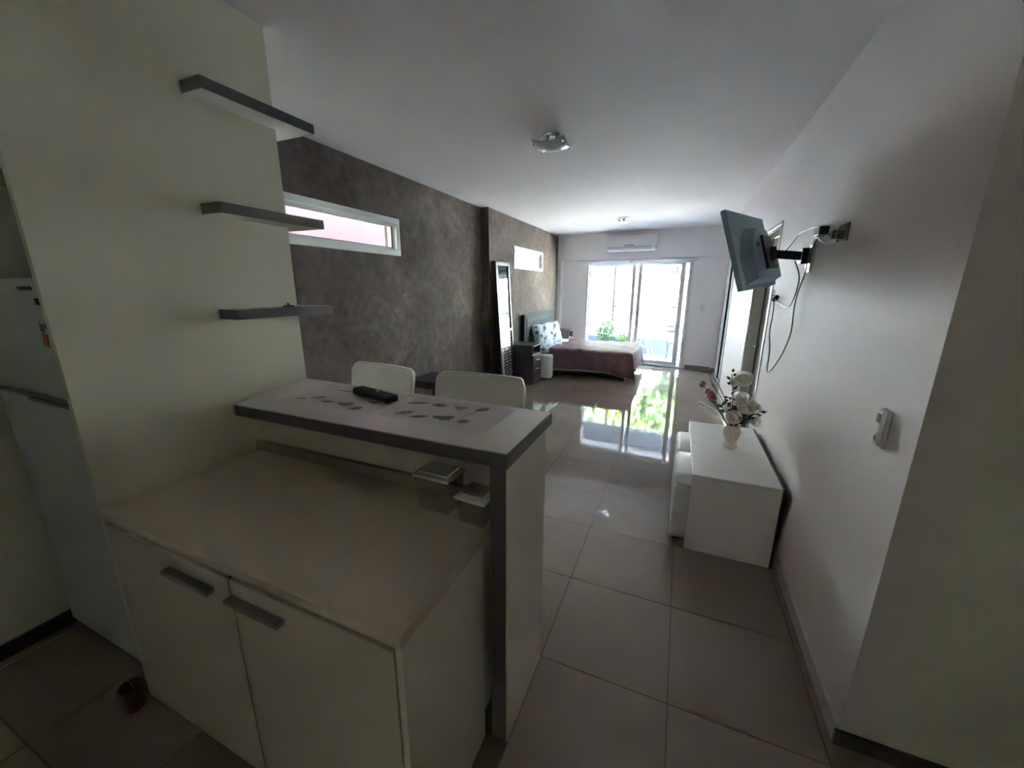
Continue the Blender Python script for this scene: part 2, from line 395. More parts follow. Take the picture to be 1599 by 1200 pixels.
# ------------------------------------------------------------------ sliding balcony door
win = bpy.data.objects.new('window_3', None); C.objects.link(win); win['kind'] = 'structure'
win.location = BO; win.rotation_euler.z = BRZ
boxes('window_frame', M['alu'], [(S0, S0 + .035, .12, .24, .03, ZH), (S1 - .07, S1, .12, .24, .03, ZH), (S0, S1, .12, .24, ZH - .03, ZH), (S0, S1, .11, .26, 0, .035)], win, bev=.004)
def sash(nm, a, b, t0, wl, wr):
    s = boxes(nm, M['alu'], [(a, a + wl, t0, t0 + .035, .04, ZH - .03), (b - wr, b, t0, t0 + .035, .04, ZH - .03),
              (a + wl, b - wr, t0, t0 + .035, .04, .115), (a + wl, b - wr, t0, t0 + .035, ZH - .055, ZH - .03)], win, bev=.004)
    bm = new_bm(); add_box(bm, a + wl - .005, b - wr + .005, t0 + .014, t0 + .020, .11, ZH - .05); obj('pane', bm, M['glass'], s)
    return s
sash('sash', S0 + .035, S0 + 1.04, .185, .03, .075)
sash('sash', S0 + 1.10, S0 + 2.00, .145, .075, .09)
# ------------------------------------------------------------------ roller blinds over the balcony door
for k, (a, b, lab) in enumerate([(.53, 1.60, 'white roller blind rolled up over the left leaf of the balcony door'),
                                 (1.63, 2.86, 'white roller blind rolled up over the right leaf of the balcony door')]):
    r = thing('roller_blind', lab, 'blind', bw((a + b) / 2, .06, 2.125), BRZ, 'roller blinds over the balcony door')
    L = b - a
    bm = new_bm(); add_tube(bm, [(-L / 2 + .01, 0, .025), (L / 2 - .01, 0, .025)], .026, 16); obj('roll', bm, M['white_pl'], r, smooth=False)
    boxes('bracket', M['white_pl'], [(-L / 2, -L / 2 + .008, -.03, .055, -.005, .055)], r); boxes('bracket', M['white_pl'], [(L / 2 - .008, L / 2, -.03, .055, -.005, .055)], r)
    bm = new_bm(); add_box(bm, -L / 2 + .015, L / 2 - .015, -.030, -.022, -.02, .0, bev=.002); obj('bottom_rail', bm, M['alu'], r)

# ------------------------------------------------------------------ balcony
def bo(name, m, lst, kind=True, **k):
    o = boxes(name, m, lst, loc=BO, rz=BRZ, **k)
    if kind: o['kind'] = 'structure'
    return o
bo('balcony_floor', M['balc'], [(-1.2, 4.4, .301, 1.98, -.20, -.03)])
bo('balcony_parapet', M['parapet'], [(-1.2, 4.4, 1.80, 1.95, -.03, .36)])
bo('balcony_coping', M['white_ren'], [(-1.2, 4.4, 1.78, 1.97, .36, .40)])
bo('balcony_ceiling', M['white_ren'], [(-1.2, 4.4, .301, 2.0, 2.66, 2.86)])
bo('balcony_beam', M['parapet'], [(-1.2, 4.4, 1.84, 2.0, 2.12, 2.66), (.0, .14, .301, 1.84, 2.20, 2.66)])
rail = thing('railing', 'grey metal balcony railing on the low blue grey parapet', 'railing', BO, BRZ)
box('top_rail', M['railing'], rail, -1.2, 4.4, 1.855, 1.895, 1.13, 1.16)
box('mid_rail', M['railing'], rail, -1.2, 4.4, 1.865, 1.885, .90, .915)
box('mid_rail', M['railing'], rail, -1.2, 4.4, 1.865, 1.885, .50, .515)
for k in range(15):
    s = -1.0 + k * .38
    box('post', M['railing'], rail, s, s + .016, 1.867, 1.883, .40, 1.13)
box('corner_post', M['railing'], rail, .78, .83, 1.85, 1.90, .40, 2.30)

def folding_table():
    t = thing('folding_table', 'white slatted folding table standing on the balcony', 'table', bw(1.75, 1.25, -.03), BRZ)
    for k in range(7):
        box('slat', M['white_pl'], t, -.33, .33, -.28 + k * .08, -.28 + k * .08 + .062, .73, .748, bev=.002)
    for s in (-1, 1):
        bm = new_bm(); add_box(bm, -.012 + s * .24, .012 + s * .24, -.27, .27, .705, .73); obj('bearer', bm, M['white_pl'], t)
    for s in (-1, 1):
        for q in (-1, 1):
            bm = new_bm(); add_tube(bm, [(s * .24, q * .22, .71), (s * .10, q * .20, .40), (s * .24, q * .24, 0)], .014, 8); obj('leg', bm, M['white_pl'], t)
    bm = new_bm(); add_box(bm, -.17, .17, -.01, .01, .26, .28); obj('brace', bm, M['white_pl'], t)
    return t
folding_table()
def folding_chair():
    t = thing('folding_chair', 'grey folding chair behind the right leaf of the balcony door', 'chair', bw(2.52, 1.05, -.03), BRZ + .3)
    for s in (-1, 1):
        bm = new_bm(); add_tube(bm, [(s * .2, -.22, 0), (s * .2, .18, .82)], .014, 8); obj('back_leg', bm, M['railing'], t)
        bm = new_bm(); add_tube(bm, [(s * .17, .24, 0), (s * .17, -.2, .46)], .014, 8); obj('front_leg', bm, M['railing'], t)
    for k in range(4): box('seat_slat', M['railing'], t, -.19, .19, -.22 + k * .1, -.14 + k * .1, .44, .456)
    for k in range(2): box('back_slat', M['railing'], t, -.2, .2, .10 + k * .045, .115 + k * .045, .64 + k * .11, .71 + k * .11)
    return t
folding_chair()

def leaf_cloud(bm, c, rad, n, size, rnd, flat=1.):
    for _ in range(n):
        d = Vector((rnd.gauss(0, 1), rnd.gauss(0, 1), rnd.gauss(0, 1))).normalized()
        rr = rnd.random() ** .4
        p = Vector(c) + Vector((d.x * rad[0], d.y * rad[1], d.z * rad[2])) * rr
        a = Vector((rnd.gauss(0, 1), rnd.gauss(0, 1), rnd.gauss(0, flat))).normalized()
        b = a.cross(Vector((rnd.gauss(0, 1), rnd.gauss(0, 1), rnd.gauss(0, 1)))).normalized()
        s = size * rnd.uniform(.6, 1.3)
        vs = [bm.verts.new(p + a * s), bm.verts.new(p + b * s * .45), bm.verts.new(p - a * s), bm.verts.new(p - b * s * .45)]
        bm.faces.new(vs)
rnd = random.Random(3)
def potted(name, label, s, t, h, r, m, n, size):
    th = thing(name, label, 'plant', bw(s, t, -.03), BRZ, 'potted plants on the balcony')
    bm = new_bm(); add_lathe(bm, [(.09, 0), (.13, .22), (.145, .22), (.145, .25), (.12, .25), (.11, .22)], 16); obj('pot', bm, M['pave'], th)
    bm = new_bm()
    for k in range(6):
        a = k * 1.05; add_tube(bm, [(0, 0, .2), (.06 * math.cos(a), .06 * math.sin(a), .3), (r * .7 * math.cos(a), r * .7 * math.sin(a), h * .8)], .008, 5)
    obj('stem', bm, M['bark'], th)
    bm = new_bm(); leaf_cloud(bm, (0, 0, h * .66), (r, r, h * .36), n, size, rnd); o = obj('foliage', bm, m, th); o['kind'] = 'stuff'
potted('potted_shrub', 'bushy potted shrub at the far left corner of the balcony', .75, 1.45, .85, .26, M['foliage2'], 420, .05)
potted('potted_shrub', 'low potted shrub nearest the balcony post', 1.26, 1.50, .62, .24, M['foliage'], 320, .045)

# ------------------------------------------------------------------ street beyond
struct(boxes('ground', M['street'], [(-40, 40, 9.6, 60, -3.7, -3.5)]))
struct(boxes('pavement', M['pave'], [(-40, 40, 9.6, 13.5, -3.5, -3.36), (-40, 40, 21.0, 24.5, -3.5, -3.36)]))
def building(label, x0, x1, y0, h, m, nx, nz, rnd):
    b = thing('apartment_building', label, 'building', ((x0 + x1) / 2, y0, -3.36))
    W = x1 - x0
    box('facade', m, b, -W / 2, W / 2, 0, 8, 0, h)
    box('cornice', M['white_ren'], b, -W / 2 - .1, W / 2 + .1, -.25, 0, h - .3, h + .1)
    for i in range(nx):
        for j in range(nz):
            cx = -W / 2 + (i + .5) * W / nx; z = 1.0 + j * 3.0
            f = boxes('window', M['white_ren'], [(cx - .65, cx - .55, -.06, .02, z, z + 1.5), (cx + .55, cx + .65, -.06, .02, z, z + 1.5), (cx - .65, cx + .65, -.06, .02, z + 1.5, z + 1.6), (cx - .7, cx + .7, -.12, .02, z - .08, z)], b)
            box('pane', M['wpane'], f, cx - .55, cx + .55, -.02, -.01, z, z + 1.5)
    for j in range(1, nz):
        box('balcony_slab', M['white_ren'], b, -W / 2 + W * .1, W / 2 - W * .1, -1.0, 0, j * 3.0 + .35, j * 3.0 + .5)
building('white apartment block across the street seen through the right leaf', -3.5, 11.5, 26, 8.2, M['white_ren'], 5, 2, rnd)
building('pale apartment block across the street seen through the left leaf', -19.5, -3.8, 27, 8.8, M['white_ren'], 5, 2, rnd)
def tree(label, x, y, zt, h, r, m, n, size=.16):
    t = thing('street_tree', label, 'tree', (x, y, -3.36), 0, 'street trees')
    bm = new_bm()
    top = zt + 3.36
    add_tube(bm, [(0, 0, 0), (.06, 0, top * .5), (-.03, .05, top), (.05, 0, top + h * .6)], [.17, .13, .11, .05], 8)
    for k in range(6):
        a = k * 1.05 + x; add_tube(bm, [(0, 0, top * .85 + k * .1), (r * .3 * math.cos(a), r * .3 * math.sin(a), top + h * .25), (r * .7 * math.cos(a), r * .7 * math.sin(a), top + h * .55)], [.06, .04, .02], 6)
    obj('trunk', bm, M['bark'], t)
    bm = new_bm()
    for k in range(9):
        a = rnd.random() * 6.28; q = r * .55 * rnd.random() ** .5
        leaf_cloud(bm, (q * math.cos(a), q * math.sin(a), top + h * (.3 + .5 * rnd.random())), (r * .5, r * .5, h * .28), n // 9, size, rnd)
    o = obj('foliage', bm, m, t); o['kind'] = 'stuff'
tree('slim street tree with a pale green crown beyond the balcony post', -4.6, 17.0, 1.6, 5.0, 1.5, M['foliage'], 5200)
tree('leafy street tree opposite the left leaf of the balcony door', -1.5, 17.0, 2.1, 5.4, 1.5, M['foliage'], 5200)
tree('dark green street tree opposite the middle of the balcony door', 1.6, 17.5, 2.5, 5.0, 1.5, M['foliage2'], 5200)
tree('broad dark green street tree opposite the right leaf', 4.7, 17.0, 2.5, 5.4, 1.5, M['foliage2'], 5200)
tree('street tree far to the right beyond the balcony', 7.9, 18.0, 2.2, 5.2, 1.5, M['foliage2'], 3000)
tree('street tree far to the left beyond the balcony', -7.8, 17.5, 1.8, 5.2, 1.5, M['foliage2'], 3500)
for k, (x, lab) in enumerate([(-9.6, 'tall back-row street tree at the far left end of the row'), (-6.2, 'tall back-row street tree behind the two leftmost ones'), (-3.0, 'tall back-row street tree behind the slim pale tree'),
                              (.1, 'tall back-row street tree behind the middle of the view'), (3.2, 'tall back-row street tree behind the right leaf'), (6.4, 'tall back-row street tree second from the right end'), (9.6, 'tall back-row street tree at the far right end')]):
    tree(lab, x, 21.0 + .3 * (k % 2), 2.3, 6.4, 1.9, M['foliage2'], 4200, .22)
# light well outside the two small windows
struct(boxes('wall_light_well', M['pink_ren'], [(-3.75, -3.55, -4, 7.6, -3.5, 11.0), (-3.75, -3.55, 7.6, 13.0, -3.5, 3.6)]))  # height above the windows added to dim the well
struct(boxes('sun_blocker', M['white_ren'], [(-2.6, 6.0, -6, 7.6, 2.87, 9.0)]))  # unseen block added to keep the sun out of the light well

# ------------------------------------------------------------------ light portals in the openings
portal('portal_balcony', bw((S0 + S1) / 2, .32, (ZH + .05) / 2 + .03), BRZ, S1 - S0, ZH - .05)

# ------------------------------------------------------------------ base cabinet under the worktop
cab = thing('base_cabinet', 'white two-door base cabinet with grey bar handles under the beige worktop', 'cabinet', (0, 0, 0))
boxes('carcass', M['laminate'], [(XW + .002, -.106, -.765, -.29, .06, .80), (XW + .03, -.13, -.72, -.30, 0, .06)], cab)
box('side_panel', M['laminate_lit'], cab, -.104, -.084, -.787, -.385, 0, .812, bev=.001)
boxes('gap_shade', M['black'], [(XW + .004, -.106, -.7715, -.7655, .789, .812), (-.7069, -.6991, -.7815, -.7655, .006, .789), (-.1088, -.1042, -.7815, -.7655, .006, .789)], cab)  # black strips paint the shade into the gaps round the doors
d1 = box('door', M['laminate'], cab, XW + .006, -.7070, -.787, -.769, .006, .787, bev=.0015)
box('handle', M['handle'], d1, -1.005, -.775, -.815, -.788, .718, .735, bev=.003)
d2 = box('door', M['laminate'], cab, -.6990, -.109, -.787, -.769, .006, .787, bev=.0015)
box('handle', M['handle'], d2, -.695, -.475, -.815, -.788, .722, .739, bev=.003)
wt = box('worktop', M['quartz'], None, XW + .001, -.080, -.795, -.205, .813, .845, bev=.002)
tag(wt, 'beige stone worktop running in front of the raised bar', 'worktop')
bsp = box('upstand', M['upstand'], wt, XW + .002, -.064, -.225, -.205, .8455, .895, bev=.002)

# ------------------------------------------------------------------ raised bar
bar = thing('breakfast_bar', 'white breakfast bar with graphite edges and end panel', 'bar', (0, 0, 0))
bm = new_bm(); add_prism(bm, [(-1.232, -.372), (-.004, -.378), (-.004, .052), (XW + .004, .088), (XW + .004, .052)], 1.128, 1.132)
obj('bar_surface', bm, M['laminate_top'], bar)
bm = new_bm(); add_prism(bm, [(-1.235, -.376), (.0, -.382), (.0, .056), (XW + .002, .088), (XW + .002, .04)], 1.085, 1.128)
obj('bar_edge', bm, M['grey_edge'], bar)
box('back_panel', M['laminate'], bar, XW + .002, -.062, -.203, -.183, 0, 1.085)
box('end_panel', M['grey_edge'], bar, -.060, -.008, -.378, -.010, 0, 1.085)
box('end_face', M['laminate_lit'], bar, -.008, -.001, -.374, -.012, 0, 1.083)

# ------------------------------------------------------------------ two sheets with printed leaves, and the remote
def leaf_poly(L, Wd, kind, rnd):
    pts = []
    if kind == 'palm':
        n = 9
        for k in range(n):
            a = 2 * PI * k / n
            pts.append((.18 * L * math.cos(a - PI / n), .18 * Wd * math.sin(a - PI / n)))
            pts.append((.5 * L * math.cos(a), .5 * Wd * math.sin(a)))
    elif kind == 'heart':
        for k in range(20):
            a = 2 * PI * k / 20; r = .5 * (1 - .28 * math.cos(3 * a + .6)); pts.append((L * r * math.cos(a), Wd * r * math.sin(a)))
    elif kind == 'lobed':
        for k in range(28):
            a = 2 * PI * k / 28; r = .5 * (.82 + .2 * math.cos(7 * a)); pts.append((L * r * math.cos(a), Wd * r * math.sin(a)))
    else:
        for k in range(9): x = -.5 + k / 8; pts.append((L * x, Wd * .5 * math.sin(PI * (x + .5)) ** .8))
        for k in range(7, 0, -1): x = -.5 + k / 8; pts.append((L * x, -Wd * .5 * math.sin(PI * (x + .5)) ** .8))
    return pts
leafcols = {'grn': (.16, .19, .11), 'dgrn': (.10, .15, .11), 'tan': (.26, .20, .13), 'red': (.20, .11, .09), 'dark': (.09, .09, .08), 'grey': (.16, .16, .15), 'pale': (.34, .37, .33), 'brown': (.18, .13, .11), 'ltan': (.30, .27, .22)}
LM = {k: mat('leaf_print_' + k, tuple(q * .55 for q in v), .45, noise=(60, tuple(min(1, q * 1.1) for q in v), 4, .4, .7)) for k, v in leafcols.items()}
def sheet(label, x0, x1, y0, y1, rz, leaves):
    cx, cy = (x0 + x1) / 2, (y0 + y1) / 2
    s = thing('placemat', label, 'placemat', (cx, cy, 1.1322), rz, 'leaf print placemats on the bar')
    bm = new_bm(); add_box(bm, -(x1 - x0) / 2, (x1 - x0) / 2, -(y1 - y0) / 2, (y1 - y0) / 2, 0, .0012); obj('sheet', bm, M['paper'], s)
    for (px, py, L, Wd, a, kind, c) in leaves:
        bm = new_bm(); add_prism(bm, leaf_poly(L, Wd, kind, rnd), 0, .0005)
        q = Matrix.Rotation(-rz, 2) @ Vector((px - cx, py - cy))
        obj('leaf_print', bm, LM[c], s, loc=(q.x, q.y, .0013), rz=a - rz)
sheet('leaf print placemat under the black remote control', -1.13, -.64, -.255, .035, .02,
      [(-.975, -.032, .11, .014, .1, 'oval', 'tan'), (-1.0, -.158, .075, .036, .5, 'lobed', 'ltan'), (-.911, -.196, .07, .02, .2, 'oval', 'red'),
       (-.818, -.19, .07, .04, .1, 'heart', 'grn'), (-.734, -.216, .058, .045, .6, 'lobed', 'brown'), (-.722, -.125, .05, .03, .2, 'heart', 'ltan'),
       (-.664, -.112, .03, .03, 0, 'lobed', 'pale'), (-1.06, -.2, .05, .03, .4, 'oval', 'pale')])
sheet('leaf print placemat beside the remote, nearest the open end of the bar', -.60, -.14, -.25, .02, -.02,
      [(-.548, -.056, .10, .024, .45, 'oval', 'brown'), (-.451, -.047, .092, .066, .1, 'palm', 'dark'), (-.354, -.044, .06, .04, -.2, 'heart', 'pale'),
       (-.262, -.032, .070, .036, 1.0, 'oval', 'grey'), (-.252, -.016, .03, .02, .3, 'oval', 'grey'), (-.522, -.182, .085, .036, .8, 'lobed', 'tan'), (-.442, -.2, .073, .024, .5, 'oval', 'dark'),
       (-.349, -.175, .078, .044, .2, 'heart', 'dgrn'), (-.283, -.11, .085, .003, 1.35, 'oval', 'brown'), (-.263, -.182, .052, .042, .4, 'lobed', 'brown')])
rc = thing('remote_control', 'black remote control lying on the left leaf print placemat', 'remote', (-.772, -.066, 1.134), -.235)
bm = new_bm(); add_box(bm, -.128, .128, -.029, .029, .001, .027, bev=.007, seg=2); obj('casing', bm, M['black'], rc)
bm = new_bm(); add_box(bm, -.127, .127, -.024, .024, .026, .030, bev=.002); obj('face', bm, mat('remote_face', (.03, .03, .032), .5), rc)
keym = mat('remote_key', (.055, .055, .06), .6)
for k in range(11):
    for q in range(3):
        box('button', M['white_pl'] if (k == 5 and q == 2) or (k == 6 and q == 1) else keym, rc, -.110 + k * .021, -.098 + k * .021, -.018 + q * .014, -.009 + q * .014, .029, .0325, bev=.001)

# ------------------------------------------------------------------ plastic boxes on the worktop
def tub(label, x, y, rz, wx, wy, h, tilt=0):
    t = thing('storage_tub', label, 'container', (x, y, .8455), rz, 'plastic boxes on the worktop')
    bm = new_bm()
    th = .004
    k = .86
    lo = [(-wx / 2 * k, -wy / 2 * k), (wx / 2 * k, -wy / 2 * k), (wx / 2 * k, wy / 2 * k), (-wx / 2 * k, wy / 2 * k)]
    hi = [(-wx / 2, -wy / 2), (wx / 2, -wy / 2), (wx / 2, wy / 2), (-wx / 2, wy / 2)]
    L0 = [bm.verts.new((*p, 0)) for p in lo]; H0 = [bm.verts.new((*p, h)) for p in hi]
    L1 = [bm.verts.new((p[0] * .96, p[1] * .96, th)) for p in lo]; H1 = [bm.verts.new((p[0] * .95, p[1] * .95, h)) for p in hi]
    bm.faces.new(L0); bm.faces.new(L1)
    for i in range(4):
        j = (i + 1) % 4
        bm.faces.new((L0[i], L0[j], H0[j], H0[i])); bm.faces.new((L1[i], L1[j], H1[j], H1[i])); bm.faces.new((H0[i], H0[j], H1[j], H1[i]))
    obj('body', bm, mat('tub_body', (.45, .41, .36), .4, .3, alpha=.14), t)
    bm = new_bm(); add_box(bm, -wx / 2 - .006, wx / 2 + .006, -wy / 2 - .006, wy / 2 + .006, h, h + .012, bev=.003); add_box(bm, -wx / 2 + .012, wx / 2 - .012, -wy / 2 + .012, wy / 2 - .012, h + .012, h + .018, bev=.002)
    obj('lid', bm, M['box_clear'], t)
tub('larger translucent lidded box on the worktop by the upstand', -.300, -.292, -.04, .14, .105, .125)
tub('smaller translucent lidded box on the worktop against the end panel', -.140, -.310, -.06, .105, .10, .085)

# ------------------------------------------------------------------ wall shelves, wrapping round the end of the partition
for zt, lab in [(2.346, 'topmost of the three grey-edged floating shelves'), (1.924, 'middle one of the three grey-edged floating shelves'), (1.510, 'lowest of the three grey-edged floating shelves')]:
    sh = thing('wall_shelf', lab, 'shelf', (0, 0, zt), 0, 'floating shelves on the partition')
    bm = new_bm(); add_prism(bm, [(XW + .001, -.283), (-1.262, -.283), (-1.262, .196), (-1.56, .196), (-1.56, .093), (XW + .001, .093)], -.040, 0)
    obj('board', bm, M['trim_white'], sh)
    bm = new_bm()
    add_box(bm, -1.262, -1.256, -.288, .2, -.0402, .0002); add_box(bm, XW + .001, -1.262, -.288, -.283, -.0402, .0002); add_box(bm, -1.56, -1.262, .196, .2, -.0402, .0002)
    obj('edging', bm, M['grey_edge'], sh)
clip = thing('clip', 'tiny black clip lying on the lowest floating shelf', 'clip', (-1.325, .0, 1.5105))
bm = new_bm(); add_box(bm, -.012, .012, -.022, .022, 0, .007, bev=.002); obj('base', bm, M['black'], clip)
bm = new_bm(); add_ball(bm, (0, 0, .012), .007, sub=1); obj('knob', bm, M['black'], clip)

# ------------------------------------------------------------------ fridge in the niche
fr = thing('refrigerator', 'white two-door fridge standing in the dark niche', 'refrigerator', (-1.79, -.75, 0)); fr.scale = (1.1, 1, 1); fr.location.x = -1.765
box('body', M['fridge'], fr, -.30, .30, .05, .68, .03, 1.63, bev=.006)
dl = box('door', M['fridge'], fr, -.30, .30, 0, .048, .07, 1.195, bev=.008, seg=2)
box('handle', M['fridge_grip'], dl, -.05, .295, -.004, .004, 1.182, 1.196, bev=.001)
du = box('door', M['fridge'], fr, -.30, .30, 0, .048, 1.212, 1.628, bev=.008, seg=2)
box('handle', M['fridge_grip'], fr, -.05, .298, .004, .05, 1.195, 1.212)
box('plinth', M['fridge'], fr, -.29, .29, .03, .10, 0, .07)
box('badge', M['fridge_grip'], du, .11, .20, -.003, .0, 1.59, 1.602)
def magnet(label, x, z, w_, h_, m, rot=0.):
    o = box('fridge_magnet', m, None, -w_ / 2, w_ / 2, -.003, 0, -h_ / 2, h_ / 2, bev=.0008)
    o.location = (x, -.7505, z); o.rotation_euler.y = rot; tag(o, label, 'magnet', 'magnets on the fridge')
magnet('round dark magnet topmost on the fridge', -1.527, 1.553, .024, .022, M['blkp'])
magnet('pale sheet magnet beneath the round dark magnet', -1.535, 1.505, .055, .05, M['trim_white'])
magnet('small blue magnet above the orange one', -1.545, 1.468, .022, .03, M['bluep'], .2)
magnet('orange magnet halfway down the upper fridge door', -1.54, 1.425, .034, .045, M['orange'], .15)
magnet('tiny dark magnet beside the blue one', -1.512, 1.475, .010, .02, M['blkp'])
magnet('tiny red magnet lowest by the partition', -1.505, 1.39, .012, .01, M['red'])
oc = thing('overhead_cupboard', 'white cupboard high above the fridge', 'cupboard', (0, 0, 0))
box('carcass', M['laminate'], oc, -2.178, -1.406, -.66, -.022, 2.0, 2.70)
box('door', M['laminate'], oc, -2.176, -1.797, -.68, -.662, 2.0, 2.70, bev=.002); box('door', M['laminate'], oc, -1.793, -1.408, -.68, -.662, 2.0, 2.70, bev=.002)
bk = thing('bucket', 'red plastic bucket half hidden at the foot of the fridge', 'bucket', (-1.475, -.925, 0))
bk.location = (-1.392, -.835, 0)
bm = new_bm(); add_lathe(bm, [(.028, 0), (.033, .10), (.036, .10), (.036, .106), (.031, .106), (.026, .006)], 20); obj('body', bm, M['red'], bk)
bm = new_bm(); add_tube(bm, [(.034 * math.cos(a), 0, .10 + .03 * math.sin(a)) for a in [PI * k / 10 for k in range(11)]], .0015, 6); obj('handle', bm, M['steel'], bk)

# ------------------------------------------------------------------ bar stools behind the bar
def stool(label, x, y, rz, wd, ztop):
    t = thing('bar_stool', label, 'stool', (x, y, 0), rz, 'bar stools behind the bar')
    bm = new_bm(); add_box(bm, -wd / 2, wd / 2, -.36, .02, .70, .77, bev=.02, seg=3); obj('seat', bm, M['leather'], t, smooth=True)
    bm = new_bm()
    nx, nz = 40, 14; F = []; Bk = []
    H = ztop - .74
    for side, dst in ((0, F), (1, Bk)):
        for i in range(nx + 1):
            row = []
            for j in range(nz + 1):
                u = i / nx * 2 - 1; v = j / nz
                edge = max(0, abs(u) - .9) / .1; te = max(0, v - .93) / .07
                xx = u * wd / 2 * (1 - .03 * te); zz = .74 + H * v - (edge ** 2) * .045 * max(0, v - .6) / .4
                yy = -.03 + .06 * v - .03 * u * u + (.045 if side else 0) * (1 - .5 * max(edge, te))
                row.append(bm.verts.new((xx, yy, zz)))
            dst.append(row)
    for g, rev in ((F, False), (Bk, True)):
        for i in range(nx):
            for j in range(nz): bm.faces.new((g[i][j], g[i + 1][j], g[i + 1][j + 1], g[i][j + 1]))
    for j in range(nz):
        bm.faces.new((F[0][j], F[0][j + 1], Bk[0][j + 1], Bk[0][j])); bm.faces.new((F[-1][j], Bk[-1][j], Bk[-1][j + 1], F[-1][j + 1]))
    for i in range(nx):
        bm.faces.new((F[i][-1], F[i + 1][-1], Bk[i + 1][-1], Bk[i][-1])); bm.faces.new((F[i][0], Bk[i][0], Bk[i + 1][0], F[i + 1][0]))
    obj('backrest', bm, M['leather'], t, smooth=True)
    bm = new_bm(); pts = catmull([(-wd / 2 + .004, -.045, .80), (-wd / 2 + .006, -.012, ztop - .07), (-wd / 2 + .012, .0, ztop - .03), (-wd / 2 + .045, .008, ztop - .005), (0, .030, ztop - .001), (wd / 2 - .045, .008, ztop - .005), (wd / 2 - .012, .0, ztop - .03), (wd / 2 - .006, -.012, ztop - .07), (wd / 2 - .004, -.045, .80)], 5)
    add_tube(bm, pts, .005, 6); obj('piping', bm, M['leather'], t, smooth=True)
    for a in (-1, 1):
        for b in (0, 1):
            bm = new_bm(); add_tube(bm, [(a * (wd / 2 - .05), -.02 - b * .3, .70), (a * (wd / 2 - .02), .02 - b * .36, 0)], .013, 8); obj('leg', bm, M['chrome'], t)
    bm = new_bm(); q = wd / 2 - .03
    add_tube(bm, [(-q, -.0, .28), (q, -.0, .28), (q, -.33, .28), (-q, -.33, .28), (-q, -.0, .28)], .009, 8); obj('footrest', bm, M['chrome'], t)
stool('white leatherette stool nearer the partition wall', -1.205, .47, -.10, .50, 1.145)
stool('white leatherette stool nearer the open end of the bar', -.525, .44, .05, .52, 1.155)

# small dark low table against the concrete wall
st = thing('side_table', 'dark wooden side table against the concrete wall behind the stools', 'table', (-2.02, 2.33, 0))
box('table_top', M['wood_dark'], st, -.27, .27, -.25, .25, .52, .60, bev=.004)
for a in (-1, 1):
    for b in (-1, 1): box('leg', M['wood_dark'], st, a * .23 - .02, a * .23 + .02, b * .21 - .02, b * .21 + .02, 0, .52)

# ------------------------------------------------------------------ ceiling lamps and air conditioner
lamp = thing('ceiling_lamp', 'square curved-glass ceiling lamp, the nearer of the two', 'lamp', (-.575, 1.76, ZC), .0)
bm = new_bm(); add_lathe(bm, [(.07, -.02), (.075, -.012), (.075, 0)], 24); obj('rose', bm, M['chrome'], lamp, smooth=False)
bm = new_bm()
n = 14; top = []; bot = []
for i in range(n + 1):
    ra, rb = [], []
    for j in range(n + 1):
        u = i / n * 2 - 1; v = j / n * 2 - 1
        z = -.105 + .028 * v * v + .022 * u * u
        ra.append(bm.verts.new((u * .125, v * .115, z + .005))); rb.append(bm.verts.new((u * .125, v * .115, z)))
    top.append(ra); bot.append(rb)
for g in (top, bot):
    for i in range(n):
        for j in range(n): bm.faces.new((g[i][j], g[i + 1][j], g[i + 1][j + 1], g[i][j + 1]))
for k in range(n):
    for (a, b) in (((0, k), (0, k + 1)), ((n, k), (n, k + 1)), ((k, 0), (k + 1, 0)), ((k, n), (k + 1, n))):
        bm.faces.new((top[a[0]][a[1]], top[b[0]][b[1]], bot[b[0]][b[1]], bot[a[0]][a[1]]))
obj('glass_shade', bm, M['lampglass'], lamp, smooth=True)
for a in (-1, 1):
    for b in (-1, 1):
        bm = new_bm(); add_tube(bm, [(a * .055, b * .05, -.005), (a * .085, b * .078, -.04), (a * .108, b * .10, -.085)], .006, 8); add_ball(bm, (a * .108, b * .10, -.08), .011, sub=1); obj('clip', bm, M['chrome'], lamp, smooth=True)
for a in (-1, 1):
    bm = new_bm(); add_lathe(bm, [(.012, -.02), (.018, -.03), (.024, -.06), (.016, -.08)], 12, c=(a * .035, 0, 0)); obj('bulb', bm, M['white_pl'], lamp, smooth=True)
lamp2 = thing('ceiling_lamp', 'small chrome ceiling lamp in front of the air conditioner', 'lamp', (-.575, 5.62, ZC))
bm = new_bm(); add_lathe(bm, [(.09, -.018), (.105, -.012), (.105, 0)], 24); obj('rose', bm, M['chrome'], lamp2)
for k in range(6):
    a = k * PI / 3
    bm = new_bm(); add_lathe(bm, [(.008, -.018), (.02, -.035), (.024, -.065), (.018, -.068)], 10, c=(.07 * math.cos(a), .07 * math.sin(a), 0)); obj('spot', bm, M['chrome'], lamp2, smooth=True)

ac = thing('air_conditioner', 'white split air conditioner above the balcony door', 'air conditioner', bw(1.63, 0, 2.33), BRZ)
bm = new_bm()
prof = [(-.0, 0), (-.13, 0), (-.175, .03), (-.195, .08), (-.20, .16), (-.195, .27), (-.17, .29), (0, .29)]
for s in (-1, 1): pass
lo = [bm.verts.new((-.47, y, z)) for y, z in prof]; hi = [bm.verts.new((.47, y, z)) for y, z in prof]
bm.faces.new(lo); bm.faces.new(hi[::-1])
for i in range(len(prof)): j = (i + 1) % len(prof); bm.faces.new((lo[i], lo[j], hi[j], hi[i]))
obj('body', bm, M['white_pl'], ac)
bm = new_bm(); add_box(bm, -.44, .40, -.01, .01, -.004, .004, bev=.002, mtx=Matrix.Translation((0, -.168, .018)) @ Matrix.Rotation(.75, 4, 'X')); obj('louver', bm, M['alu'], ac)
box('vent_slot', M['fridge_grip'], ac, -.43, .40, -.196, -.180, .058, .066)
